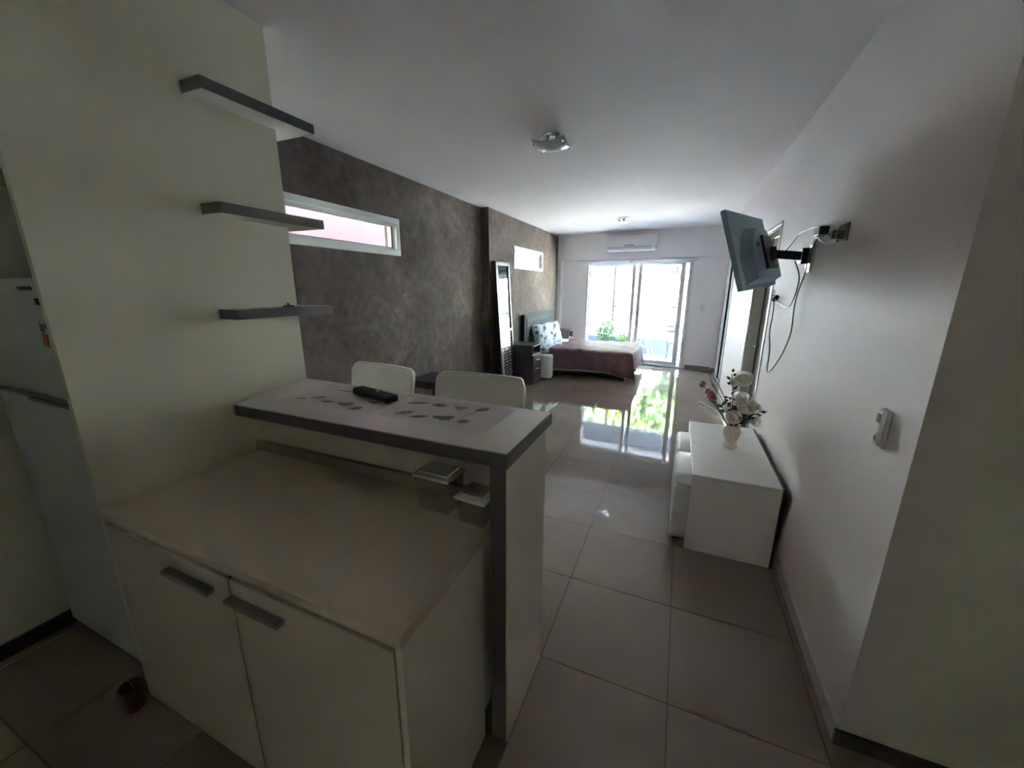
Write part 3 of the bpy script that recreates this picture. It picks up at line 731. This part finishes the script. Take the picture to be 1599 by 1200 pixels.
box('badge', M['fridge_grip'], ac, -.12, .08, -.1995, -.194, .088, .104)
box('end_cap', M['white_pl'], ac, .40, .465, -.199, -.17, .03, .075)

# ------------------------------------------------------------------ television on its swivel arm
TC = Vector((.791, 1.53, 1.824)); ty, tt = .394, .309
u0 = Vector((math.sin(ty), math.cos(ty), 0)); n0 = Vector((-math.cos(ty), math.sin(ty), 0)); v0 = Vector((0, 0, 1))
v1 = v0 * math.cos(tt) + n0 * math.sin(tt); n1 = n0 * math.cos(tt) - v0 * math.sin(tt)
ro = .051; U = u0 * math.cos(ro) + v1 * math.sin(ro); V = v1 * math.cos(ro) - u0 * math.sin(ro)
TM = Matrix(((U.x, n1.x, V.x, TC.x), (U.y, n1.y, V.y, TC.y), (U.z, n1.z, V.z, TC.z), (0, 0, 0, 1)))   # local x along, y = screen side, z up
tv = thing('television', 'flat television seen from its black back, paled by painted haze, held on a wall arm', 'television'); tv.matrix_world = TM
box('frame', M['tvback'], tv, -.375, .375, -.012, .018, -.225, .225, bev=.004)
box('screen', M['screen'], tv, -.362, .362, .018, .0195, -.205, .212)
bm = new_bm()
pl = [(-.30, -.20), (.30, -.20), (.31, -.05), (.24, .06), (.12, .13), (-.12, .13), (-.24, .06), (-.31, -.05)]
a_ = [bm.verts.new((x, -.012, z)) for x, z in pl]; b_ = [bm.verts.new((x * .88, -.070, z * .88 - .004)) for x, z in pl]
bm.faces.new(a_); bm.faces.new(b_[::-1])
for i in range(8): j = (i + 1) % 8; bm.faces.new((a_[i], a_[j], b_[j], b_[i]))
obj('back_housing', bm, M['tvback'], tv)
box('socket_panel', M['black'], tv, .12, .24, -.0715, -.068, -.12, -.06)
box('rating_label', M['railing'], tv, -.16, -.11, -.0715, -.0695, .00, .03)
box('mount_plate', M['black'], tv, -.06, .14, -.084, -.070, -.13, .07, bev=.002)
arm = thing('tv_arm', 'black swivel arm joining the television to its steel wall rail', 'bracket', (XR, 1.56, 1.80))
box('wall_rail', M['steel'], arm, -.018, 0, -.085, -.048, -.10, .085, bev=.002)
box('wall_plate', M['black'], arm, -.010, 0, -.048, .04, -.07, .06, bev=.002)
bm = new_bm()
for k in range(4): add_box(bm, -.0195, -.017, -.072, -.060, -.085 + k * .045, -.062 + k * .045)
obj('rail_slot', bm, M['black'], arm)
box('pivot', M['black'], arm, -.05, -.014, -.03, .03, -.05, .04, bev=.004)
tip = TM @ Vector((.04, -.086, -.045)) - Vector((XR, 1.56, 1.80))
d = tip - Vector((-.035, 0, -.005))
bm = new_bm(); add_box(bm, 0, d.length, -.012, .012, -.024, .024, bev=.003, mtx=Matrix.Translation((-.035, 0, -.005)) @ d.to_track_quat('X', 'Z').to_matrix().to_4x4()); obj('arm', bm, M['black'], arm)
box('tilt_head', M['black'], arm, tip.x - .012, tip.x + .02, tip.y - .03, tip.y + .03, tip.z - .04, tip.z + .04, bev=.004)
# wall sockets, power adaptor and cables
so = thing('wall_socket', 'grey double wall socket with plugs near the TV arm', 'socket', (XR, 1.06, 1.862))
box('plate', M['railing'], so, -.010, 0, -.062, .062, -.04, .042, bev=.003)
box('plug', M['black'], so, -.045, -.010, .005, .042, -.022, .018, bev=.005)
box('plug', M['black'], so, -.040, -.010, -.045, -.012, -.03, .008, bev=.005)
ad = box('power_adaptor', M['black'], None, XR - .05, XR - .006, 1.27, 1.37, 1.88, 1.925, bev=.006, seg=2); tag(ad, 'black power adaptor hanging on its cable beside the wall socket', 'adaptor')
def cable(label, yz, x=XR - .022, r=.0042, wob=.006):
    pts = []
    for i, q in enumerate(yz):
        xx = q[2] if len(q) > 2 else x + wob * math.sin(i * 1.7)
        pts.append((xx, q[0], q[1]))
    bm = new_bm(); add_tube(bm, catmull(pts, 6), r, 7); o = obj('cable', bm, M['black'], None, smooth=True); tag(o, label, 'cable', 'cables of the television')
cable('black cable looping from the television over the arm to the adaptor', [(2.02, 1.84, 1.04), (1.93, 1.88, 1.06), (1.83, 1.94), (1.70, 1.95), (1.585, 1.948), (1.45, 1.94), (1.37, 1.92)])
cable('black cable running from the adaptor into the wall socket', [(1.30, 1.885), (1.22, 1.875), (1.15, 1.862), (1.10, 1.86, XR - .045)])
cable('second black cable sagging beneath the adaptor into the wall socket', [(1.49, 1.79), (1.46, 1.85), (1.38, 1.878), (1.28, 1.852), (1.18, 1.825), (1.08, 1.825), (1.035, 1.85, XR - .045)])
cable('long black cable hanging in a deep loop down the wall', [(1.52, 1.78), (1.536, 1.703), (1.589, 1.592), (1.597, 1.496), (1.612, 1.336), (1.74, 1.184), (1.90, 1.051), (2.04, .995), (2.12, 1.034), (2.124, 1.162), (2.18, 1.276), (2.20, 1.40), (2.26, 1.50), (2.30, 1.56)])
cable('short black cable looping from the arm to the knot by the door', [(1.80, 1.78), (1.684, 1.70), (1.613, 1.64), (1.637, 1.553), (1.75, 1.50), (1.88, 1.485), (2.05, 1.505), (2.20, 1.535), (2.32, 1.60)])
kn = new_bm(); add_ball(kn, (0, 0, 0), .022, 1, 1.5, 1, 2); add_ball(kn, (0, -.05, .015), .018, 1, 1.3, 1, 2)
k_ = obj('cable_knot', kn, M['black'], None, smooth=True, loc=(XR - .026, 2.20, 1.53)); tag(k_, 'black knot of gathered cable hanging by the door casing', 'cable')

# ------------------------------------------------------------------ remote holder on the right wall
rh = thing('wall_remote', 'white air conditioner remote in its holder on the right wall', 'remote', (XR, .288, 1.15))
bm = new_bm(); add_box(bm, -.010, 0, -.024, .024, -.068, .066, bev=.003); obj('holder', bm, M['white_pl'], rh)
bm = new_bm(); add_box(bm, -.024, -.010, -.019, .019, -.060, .062, bev=.0065, seg=3); obj('casing', bm, M['white_pl'], rh, smooth=False)
box('display', M['fridge_grip'], rh, -.0248, -.0236, -.012, .012, .018, .050)
bm = new_bm(); add_ball(bm, (-.024, 0, -.035), .010, .25, 1, 1.4, 2); obj('button', bm, M['steel'], rh, smooth=True)

# ------------------------------------------------------------------ white table with poufs, vase
tb = thing('console_table', 'white box-shaped side table against the right wall', 'table', (.59, 1.065, 0))
TW, TL, TH = .465, 1.06, .515
box('top', M['table_white'], tb, 0, TW, 0, TL, TH - .03, TH, bev=.003)
box('end_panel', M['table_white'], tb, 0, TW, 0, .03, 0, TH - .03, bev=.002)
box('end_panel', M['table_white'], tb, 0, TW, TL - .03, TL, 0, TH - .03, bev=.002)
box('back_panel', M['wood_dark'], tb, TW - .02, TW - .002, .03, TL - .03, .02, TH - .03)
box('back_edge', M['wood_dark'], tb, TW, TW + .012, .0, TL, .0, TH - .004)
def pouf(label, y0, y1):
    t = thing('pouf', label, 'pouf', (.50, (y0 + y1) / 2, 0), 0, 'poufs pushed under the white table')
    h = (y1 - y0) / 2
    box('body', M['pouf'], t, 0, .42, -h, h, .02, .385, bev=.01, seg=2)
    box('foot', M['black'], t, .02, .06, -h + .02, -h + .06, 0, .02); box('foot', M['black'], t, .02, .06, h - .06, h - .02, 0, .02)
    box('foot', M['black'], t, .36, .40, -h + .02, -h + .06, 0, .02); box('foot', M['black'], t, .36, .40, h - .06, h - .02, 0, .02)
    bm = new_bm(); add_box(bm, -.004, .42, -h - .002, h + .002, .386, .47, bev=.034, seg=4)
    obj('cushion', bm, M['pouf'], t, smooth=True)
pouf('white leatherette pouf nearer the kitchen, pushed under the white table', 1.135, 1.545)
pouf('white leatherette pouf nearer the balcony, pushed under the white table', 1.565, 1.975)

VX, VY, VZ = .845, 1.635, TH
vs = thing('vase', 'cream ceramic vase on the white table', 'vase', (VX, VY, VZ))
bm = new_bm(); add_lathe(bm, [(.040, 0), (.049, .004), (.049, .014), (.036, .034), (.040, .06), (.052, .095), (.056, .12), (.050, .142), (.040, .152), (.042, .162), (.047, .166), (.042, .163), (.036, .15), (.034, .13)], 28)
obj('body', bm, M['vase'], vs, smooth=True)
bm = new_bm()
for k in range(12):
    a = k * PI / 6; add_tube(bm, [(.041 * math.cos(a), .041 * math.sin(a), .06), (.053 * math.cos(a), .053 * math.sin(a), .10), (.0565 * math.cos(a), .0565 * math.sin(a), .122)], .0022, 5)
obj('relief', bm, M['vase'], vs, smooth=True)
MOUTH = Vector((VX, VY, VZ + .15))
def rose(label, p, r):
    p = Vector(p); t = thing('white_rose', label, 'flower', p, 0, 'white roses in the cream vase')
    bm = new_bm()
    d = (p - MOUTH).normalized(); d = (d + Vector((-.25, -.75, .1))).normalized(); q = d.to_track_quat('Z', 'Y').to_matrix()
    for ring, (nn, rr, op, top_) in enumerate([(3, .42, .0, .75), (4, .62, .12, .62), (5, .82, .30, .45), (6, 1.0, .55, .25)]):
        for k in range(nn):
            a = 2 * PI * k / nn + ring * .7
            g = []
            for i in range(6):
                row = []
                for j in range(6):
                    u = (j / 5 - .5) * 2; v = i / 5
                    lat = -1.1 + v * (1.1 + top_ * 1.25)
                    az = u * (.78 if ring else 1.1) * (1 - .25 * max(0, v - .8) / .2 * abs(u))
                    R_ = r * rr * (1 + .10 * math.sin(v * PI)) * (1 + op * .35 * v * v)
                    co = Vector((R_ * math.cos(lat) * math.cos(az) + op * r * .25 * v ** 3, R_ * math.cos(lat) * math.sin(az), R_ * math.sin(lat) * .85 + r * .12 * (3 - ring) / 3 - r * .05 * u * u * v))
                    co = Matrix.Rotation(a, 3, 'Z') @ co
                    row.append(bm.verts.new(q @ co))
                g.append(row)
            for i in range(5):
                for j in range(5): bm.faces.new((g[i][j], g[i][j + 1], g[i + 1][j + 1], g[i + 1][j]))
    add_ball(bm, q @ Vector((0, 0, r * .12)), r * .50, sub=2)
    obj('petals', bm, M['petal_w'], t, smooth=True)
    bm = new_bm(); m0 = MOUTH - p + Vector((rnd.uniform(-.018, .018), rnd.uniform(-.018, .018), -.02))
    mid = m0 * .5 + Vector((0, 0, .01)); add_tube(bm, catmull([m0, mid, -d * r * .25]), .0022, 6); obj('stem', bm, M['stem'], t)
for lab, p, r in [('large white rose topmost in the vase', (.865, 1.66, 1.005), .052), ('small cream bud beside the topmost rose', (.812, 1.63, .985), .026),
                  ('white rose halfway up, below the topmost rose', (.868, 1.625, .873), .044), ('white rose lowest, just over the vase rim', (.836, 1.59, .745), .040),
                  ('white rose in the middle of the bunch', (.896, 1.61, .815), .038), ('white rose outermost towards the wall, upper', (.960, 1.64, .815), .034),
                  ('white rose outermost towards the wall, lowest', (.972, 1.62, .730), .032), ('white rose behind the outermost ones', (.925, 1.66, .843), .036)]:
    rose(lab, p, r)
def orchid(label, p, r):
    p = Vector(p); t = thing('pink_orchid', label, 'flower', p, 0, 'pink orchids in the cream vase')
    bm = new_bm()
    for k in range(6):
        a = k * PI / 3 + rnd.random() * .4
        dd = Vector((math.cos(a) * .7, -.5, math.sin(a))).normalized(); sd_ = dd.cross(Vector((.3, -1, .2))).normalized()
        vs_ = [bm.verts.new(dd * r * .1), bm.verts.new(dd * r * .6 + sd_ * r * .32), bm.verts.new(dd * r * 1.05), bm.verts.new(dd * r * .6 - sd_ * r * .32)]
        bm.faces.new(vs_)
    add_ball(bm, (0, -r * .12, 0), r * .22, sub=1)
    obj('petals', bm, M['petal_p'], t)
    bm = new_bm(); m0 = MOUTH - p + Vector((-.02, 0, -.02)); add_tube(bm, catmull([m0, m0 * .5 + Vector((.012, 0, -.012)), Vector((0, .004, -.004))]), .0018, 6); obj('stem', bm, M['stem'], t)
for lab, p, r in [('pink orchid at the tip of the leaning spray', (.622, 1.63, .952), .030), ('pink orchid second from the tip of the spray', (.662, 1.62, .905), .030),
                  ('pink orchid in the middle of the spray', (.684, 1.64, .885), .028), ('pink orchid third from the tip, facing the room', (.672, 1.60, .872), .026),
                  ('pink orchid lowest on the spray', (.700, 1.62, .858), .028)]:
    orchid(lab, p, r)
def sprig(label, end, nl, ls, m, spread=.03):
    end = Vector(end); t = thing('leafy_sprig', label, 'sprig', MOUTH, 0, 'leafy sprigs in the cream vase')
    e = end - MOUTH; path = catmull([Vector((0, 0, -.03)), e * .45 + Vector((0, 0, .02)), e])
    bm = new_bm(); add_tube(bm, path, .0018, 6); obj('stem', bm, M['stem'], t)
    for k in range(nl):
        f = .4 + .6 * k / max(1, nl - 1); p = path[min(len(path) - 1, int(f * (len(path) - 1)))]
        a = k * 2.6 + rnd.random(); dd = Vector((math.cos(a) * 1.3, math.sin(a) * .6, .1 + .5 * rnd.random())).normalized()
        sd_ = dd.cross(Vector((.2, -1, .3))).normalized()
        bm = new_bm(); c = p + dd * spread * .3
        vs_ = [bm.verts.new(c), bm.verts.new(c + dd * ls * .45 + sd_ * ls * .28), bm.verts.new(c + dd * ls), bm.verts.new(c + dd * ls * .45 - sd_ * ls * .28)]
        mid = bm.verts.new(c + dd * ls * .5 + Vector((0, -.003, 0)))
        for i in range(4): bm.faces.new((vs_[i], vs_[(i + 1) % 4], mid))
        obj('leaf', bm, m, t)
sprig('leafy sprig rising beside the topmost rose', (.790, 1.63, 1.045), 11, .036, M['leaf_dk'])
sprig('dark leafy sprig left of the middle rose', (.800, 1.62, .87), 9, .036, M['leaf_dk'])
sprig('short leafy sprig bowing towards the wall', (.985, 1.63, .79), 8, .04, M['leaf'])
sprig('dense green sprig low over the vase rim', (.915, 1.60, .735), 9, .055, M['leaf'])
sprig('green sprig low on the wall side of the vase', (.950, 1.65, .755), 8, .055, M['leaf'])
sprig('green sprig upright in the middle of the bunch', (.865, 1.62, .80), 9, .045, M['leaf'])
sprig('green sprig leaning with the pink orchids', (.735, 1.63, .83), 7, .05, M['leaf'])
for lab, e in [('thin bare twig rising behind the pink orchids', (.690, 1.65, 1.005)), ('thin bare twig beside the taller one', (.676, 1.66, .965)),
               ('wispy dry twig spreading low towards the room', (.62, 1.6, .80)), ('wispy dry twig arching lowest towards the room', (.64, 1.6, .77)), ('wispy dry twig just under the pink orchids', (.61, 1.62, .83))]:
    t = thing('twig', lab, 'twig', MOUTH, 0, 'twigs in the cream vase'); e = Vector(e) - MOUTH
    bm = new_bm(); add_tube(bm, catmull([Vector((0, 0, -.03)), e * .5 + Vector((.01, 0, .012)), e]), [.0026] * 12 + [.0018], 5)
    if 'wispy' in lab:
        for k in range(6):
            f = .5 + k * .09; add_tube(bm, [e * f + Vector((0, 0, .01)), e * f + Vector((-.03, -.01 + .004 * k, .012 * (-1) ** k))], .0008, 4)
    obj('stem', bm, M['stem'] if 'wispy' not in lab else M['petal_w'], t)

# ------------------------------------------------------------------ wardrobe at the far right
wd = thing('wardrobe', 'pale sliding-door wardrobe with black frames beside the far door wall', 'wardrobe', (0, 0, 0))
box('carcass', M['laminate'], wd, 1.20, 1.53, 5.26, 6.97, 0, 2.28)
for k, (a, b, x) in enumerate([(5.27, 5.86, 1.150), (5.82, 6.42, 1.172), (6.38, 6.96, 1.150)]):
    d_ = box('sliding_door', M['fridge'], wd, x + .003, x + .017, a, b, .04, 2.24)
    boxes('door_frame', M['black'], [(x, x + .02, a, a + .035, .03, 2.25), (x, x + .02, b - .035, b, .03, 2.25), (x, x + .02, a, b, .03, .06), (x, x + .02, a, b, 2.22, 2.25)], d_)
box('track', M['alu'], wd, 1.142, 1.20, 5.26, 6.97, 0, .028)
box('track', M['alu'], wd, 1.142, 1.20, 5.26, 6.97, 2.252, 2.29)
box('pull', M['steel'], wd, 1.135, 1.150, 5.90 - .6 + .04, 5.92 - .6 + .04, .95, 1.15)

sw = thing('light_switch', 'white light switch on the far wall beside the balcony door', 'switch', bw(3.03, .12, 1.24), BRZ)
box('plate', M['trim_white'], sw, -.04, .04, -.009, 0, -.06, .06, bev=.002); box('rocker', M['white_pl'], sw, -.018, .018, -.013, -.008, -.03, .03, bev=.002)

# ------------------------------------------------------------------ mirror leaning at the step of the wall
mr = thing('standing_mirror', 'tall dark-framed mirror leaning on the concrete wall', 'mirror', (-2.10, 4.30, 0), 0)
MH = 1.98; LEAN = .13
def shear(bm_):
    for v in bm_.verts: v.co.x += -LEAN * v.co.z / MH + .03
def mbox(nm, m, *d, parent=mr, bev=0):
    bm = new_bm(); add_box(bm, *d, bev=bev); shear(bm); return obj(nm, bm, m, parent)
mbox('side_stile', M['wood_dark'], -.02, .075, -.26, -.215, 0, MH)
mbox('side_stile', M['wood_dark'], -.0, .060, .235, .27, 0, MH)
mbox('head_rail', M['wood_dark'], -.0, .060, -.215, .235, MH - .05, MH)
mbox('foot_rail', M['wood_dark'], -.0, .060, -.215, .235, 0, .07)
mbox('cross_rail', M['alu'], .02, .066, -.215, .235, .93, .965)
mbox('inner_trim', M['alu'], .0605, .076, -.215, -.198, .07, MH - .03)
mbox('mirror_glass', M['mirror'], .035, .042, -.20, .235, .965, MH - .05)
lp = mbox('lower_panel', M['wood_dark'], .030, .040, -.20, .235, .07, .93)
for r_ in range(17):
    for c_ in range(3):
        y0 = -.19 + c_ * .14 + (.03 if r_ % 2 else 0) + rnd.uniform(-.01, .01); z0 = .09 + r_ * .049
        if z0 > .70 and c_ == 0: continue
        mbox('window_glint', M['trim_white'], .040, .0425, y0, min(.225, y0 + .10 * rnd.uniform(.7, 1.1)), z0, z0 + .020 * rnd.uniform(.6, 1.2), parent=lp)  # white dashes painted as window reflections in the lower panel

# ------------------------------------------------------------------ bedside cabinets
def nightstand(label, x0, x1, y0, y1, h, front, m):
    t = thing('nightstand', label, 'nightstand', ((x0 + x1) / 2, (y0 + y1) / 2, 0), 0, 'bedside cabinets')
    hx, hy = (x1 - x0) / 2, (y1 - y0) / 2
    box('top', m, t, -hx, hx, -hy - .005, hy + .005, h - .022, h, bev=.002)
    box('side', m, t, -hx, hx - .02, -hy, -hy + .018, 0, h - .022); box('side', m, t, -hx, hx - .02, hy - .018, hy, 0, h - .022)
    box('back', m, t, -hx, -hx + .012, -hy + .018, hy - .018, .02, h - .022)
    box('shelf', m, t, -hx + .012, hx - .02, -hy + .018, hy - .018, h * .74, h * .74 + .016)
    for k in range(3):
        z0 = .03 + k * (h * .70) / 3
        dr = box('drawer', m, t, -hx + .02, hx, -hy + .002, hy - .002, z0, z0 + h * .70 / 3 - .008, bev=.002)
        if k > 0:
            bm = new_bm(); zc = z0 + h * .70 / 6; add_tube(bm, catmull([(hx, -.075, zc), (hx + .022, -.06, zc), (hx + .026, 0, zc - .004), (hx + .022, .06, zc), (hx, .075, zc)], 4), .007, 6); obj('handle', bm, M['chrome'], dr, smooth=True)
        if k == 2: box('drawer_rail', M['steel'], dr, hx - .01, hx + .004, -hy + .002, hy - .002, z0 + h * .70 / 3 - .008, z0 + h * .70 / 3 + .006)
nightstand('dark nightstand with two chrome handles on the near side of the bed', -2.18, -1.73, 4.66, 5.06, .672, 0, M['wood_dark'])
nightstand('brown nightstand on the far side of the bed by the balcony', -2.18, -1.74, 7.01, 7.34, .70, 0, M['wood_brown'])
bt = thing('jar', 'small clear jar on the near nightstand', 'jar', (-2.06, 4.84, .6725))
bm = new_bm(); add_lathe(bm, [(.02, 0), (.022, .03), (.015, .036)], 14); obj('body', bm, M['white_pl'], bt, smooth=True)
bm = new_bm(); add_lathe(bm, [(.016, .036), (.016, .045)], 14); obj('lid', bm, M['steel'], bt)

# ------------------------------------------------------------------ bed
BX0, BX1, BY0, BY1, BZ = -2.14, -.26, 5.48, 6.92, .53
bed = thing('bed', 'bed with a tufted charcoal headboard against the concrete wall', 'bed', (0, 0, 0))
box('box_spring', M['mattress'], bed, BX0 + .03, BX1 - .06, BY0 + .06, BY1 - .06, .08, .28, bev=.01)
for a in (BX0 + .1, BX1 - .15):
    for b in (BY0 + .12, BY1 - .17): box('leg', M['wood_dark'], bed, a, a + .05, b, b + .05, 0, .08)
box('mattress', M['mattress'], bed, BX0 + .02, BX1 - .04, BY0 + .04, BY1 - .04, .28, .50, bev=.03, seg=3)
# headboard, tufted
bm = new_bm(); HY0, HY1, HZ0, HZ1 = 5.22, 6.96, .08, 1.13
ny, nz = 56, 34; g = []
for i in range(ny + 1):
    row = []
    for j in range(nz + 1):
        y = HY0 + (HY1 - HY0) * i / ny; z = HZ0 + (HZ1 - HZ0) * j / nz
        dmin = 1
        for a in range(8):
            for b in range(3):
                yy = HY0 + .14 + a * .21 + (.105 if b % 2 else 0); zz = .62 + b * .17
                dmin = min(dmin, math.hypot(y - yy, z - zz))
        e = min(i, ny - i, nz - j) / 3.0
        x = -2.105 + .022 * min(1, dmin / .07) - (0.03 if e < .34 else 0.008 if e < .67 else 0)
        row.append(bm.verts.new((x, y, z)))
    g.append(row)
for i in range(ny):
    for j in range(nz): bm.faces.new((g[i][j], g[i + 1][j], g[i + 1][j + 1], g[i][j + 1]))
obj('headboard', bm, M['headboard'], bed, smooth=True)
box('headboard_core', M['headboard'], bed, -2.185, -2.112, HY0 + .005, HY1 - .005, HZ0, HZ1 - .01, bev=.01, seg=2)
for a in range(8):
    for b in range(3):
        yy = HY0 + .14 + a * .21 + (.105 if b % 2 else 0); zz = .62 + b * .17
        if yy > HY1 - .06: continue
        bm = new_bm(); add_ball(bm, (-2.098, yy, zz), .013, .5, 1, 1, 1); obj('button', bm, M['headboard'], bed, smooth=True)

# coverlet: a sheet draped over the bed, hanging at the near side, foot and far side
cv = new_bm()
NX, NY = 78, 84
drop_near, drop_foot, drop_far = .43, .40, .40
Lx = (BX1 - (BX0 + .42)) + drop_foot; Ly = (BY1 - BY0) + drop_near + drop_far
def drape(px, py):
    # px from the pillow end, py across from near hem
    x = BX0 + .42 + px; yv = BY0 - drop_near + py; z = BZ
    hx = max(0, x - BX1); hy0 = max(0, BY0 - yv); hy1 = max(0, yv - BY1)
    hy = max(hy0, hy1); down = 0
    fold = .016 * math.sin(px * 17 + 1.3 * math.sin(px * 4)) + .010 * math.sin(px * 31)
    foldx = .016 * math.sin(py * 15 + 1.1 * math.sin(py * 3.3))
    X, Y = x, yv
    if hx > 0 and hy == 0:
        down = hx; X = BX1 + .02 + foldx * min(1, hx / .15) + hx * .06
    elif hy > 0 and hx == 0:
        down = hy
        Y = (BY0 - .02 - hy * .05 - fold * min(1, hy / .15)) if hy0 > 0 else (BY1 + .02 + hy * .05 + fold * min(1, hy / .15))
    elif hx > 0 and hy > 0:
        down = min(math.hypot(hx, hy), BZ - .012)
        f = hy / (hx + hy)
        out = .03 + .10 * (4 * f * (1 - f)) * min(1, down / .4)
        X = BX1 + out * (1 - f * .3) * .9; Y = (BY0 - out * (.7 + .3 * f)) if hy0 > 0 else (BY1 + out * (.7 + .3 * f))
    z = BZ - down
    if down == 0:
        z += .008 * math.sin(px * 9 + py * 5) * math.sin(py * 7 - px * 3) + .006 * math.sin(px * 23 + py * 3)
        e = min(BX1 - x, yv - BY0, BY1 - yv)
        if e < .05: z -= (.05 - e) ** 2 * 6
    # near hem rises a little towards the pillows and in the middle, sweeps to the floor at the foot corner
    if hy0 > 0 and hx == 0:
        k = px / (BX1 - BX0 - .42); lim = .40 - .03 * math.sin(PI * k) + .06 * max(0, k - .75) / .25
        z = BZ - down * lim / drop_near
    return Vector((X, Y, max(.008, z)))
gr = [[cv.verts.new(drape(Lx * i / NX, Ly * j / NY)) for j in range(NY + 1)] for i in range(NX + 1)]
for i in range(NX):
    for j in range(NY): cv.faces.new((gr[i][j], gr[i + 1][j], gr[i + 1][j + 1], gr[i][j + 1]))
cvo = obj('coverlet', cv, M['cover'], None, smooth=True); tag(cvo, 'brown satin coverlet draped over the bed', 'coverlet')
sm = cvo.modifiers.new('thick', 'SOLIDIFY'); sm.thickness = .006; sm.offset = -1
sh = new_bm(); add_box(sh, BX0 + .05, BX0 + .50, BY0 - .01, BY1 + .01, .43, .523, bev=.03, seg=3)
so_ = obj('bed_sheet', sh, M['cushion'], bed, smooth=True)
# hem piping along the near side
bm = new_bm(); add_tube(bm, [drape((BX1 - BX0 - .42) * k / 40, 0) + Vector((0, -.004, .003)) for k in range(41)], .006, 6); obj('hem', bm, M['table_white'], cvo, smooth=True)
def pillow(label, c, sx, sz, rz, tilt):
    bm = new_bm(); n = 16
    F, B = [], []
    for side, dst in ((1, F), (-1, B)):
        for i in range(n + 1):
            row = []
            for j in range(n + 1):
                u = i / n * 2 - 1; v = j / n * 2 - 1
                th = .085 * (max(0, 1 - u ** 4) * max(0, 1 - v ** 4)) ** .6
                pin = 1 - .06 * (1 - abs(u)) * (abs(v) > .0) * v * v
                row.append(bm.verts.new((side * th, u * sx / 2 * (1 - .06 * (1 - v * v)), v * sz / 2 * (1 - .06 * (1 - u * u)))))
            dst.append(row)
    for g_ in (F, B):
        for i in range(n):
            for j in range(n): bm.faces.new((g_[i][j], g_[i + 1][j], g_[i + 1][j + 1], g_[i][j + 1]))
    bmesh.ops.remove_doubles(bm, verts=bm.verts, dist=.0005)
    o = obj('cushion', bm, M['cushion'], None, smooth=True)
    o.rotation_euler = (0, tilt, rz); o.location = c
    bpy.context.view_layer.update()
    tag(o, label, 'cushion', 'leaf print cushions on the bed')
pillow('white leaf print cushion nearer the kitchen on the bed', (-1.93, 5.68, .735), .46, .44, -.42, -.38)
pillow('white leaf print cushion nearer the balcony on the bed', (-1.90, 6.22, .735), .46, .44, -.45, -.38)
pillow('grey leaf print cushion lying flat behind the other two', (-2.015, 6.62, .66), .44, .30, 0, -.2)

sc_ = thing('suitcase', 'white hard-shell suitcase between the nightstand and the bed', 'suitcase', (-1.70, 5.20, 0))
bm = new_bm(); add_box(bm, -.125, .125, -.09, .09, .03, .45, bev=.035, seg=4); obj('shell', bm, M['white_pl'], sc_, smooth=True)
for a in (-1, 1):
    bm = new_bm(); add_tube(bm, [(a * .08, -.02, .02), (a * .08, .02, .02)], .02, 12); obj('wheel', bm, M['black'], sc_)
bm = new_bm(); add_tube(bm, catmull([(-.05, 0, .448), (-.045, 0, .468), (.045, 0, .468), (.05, 0, .448)], 4), .006, 6); obj('handle', bm, M['black'], sc_)
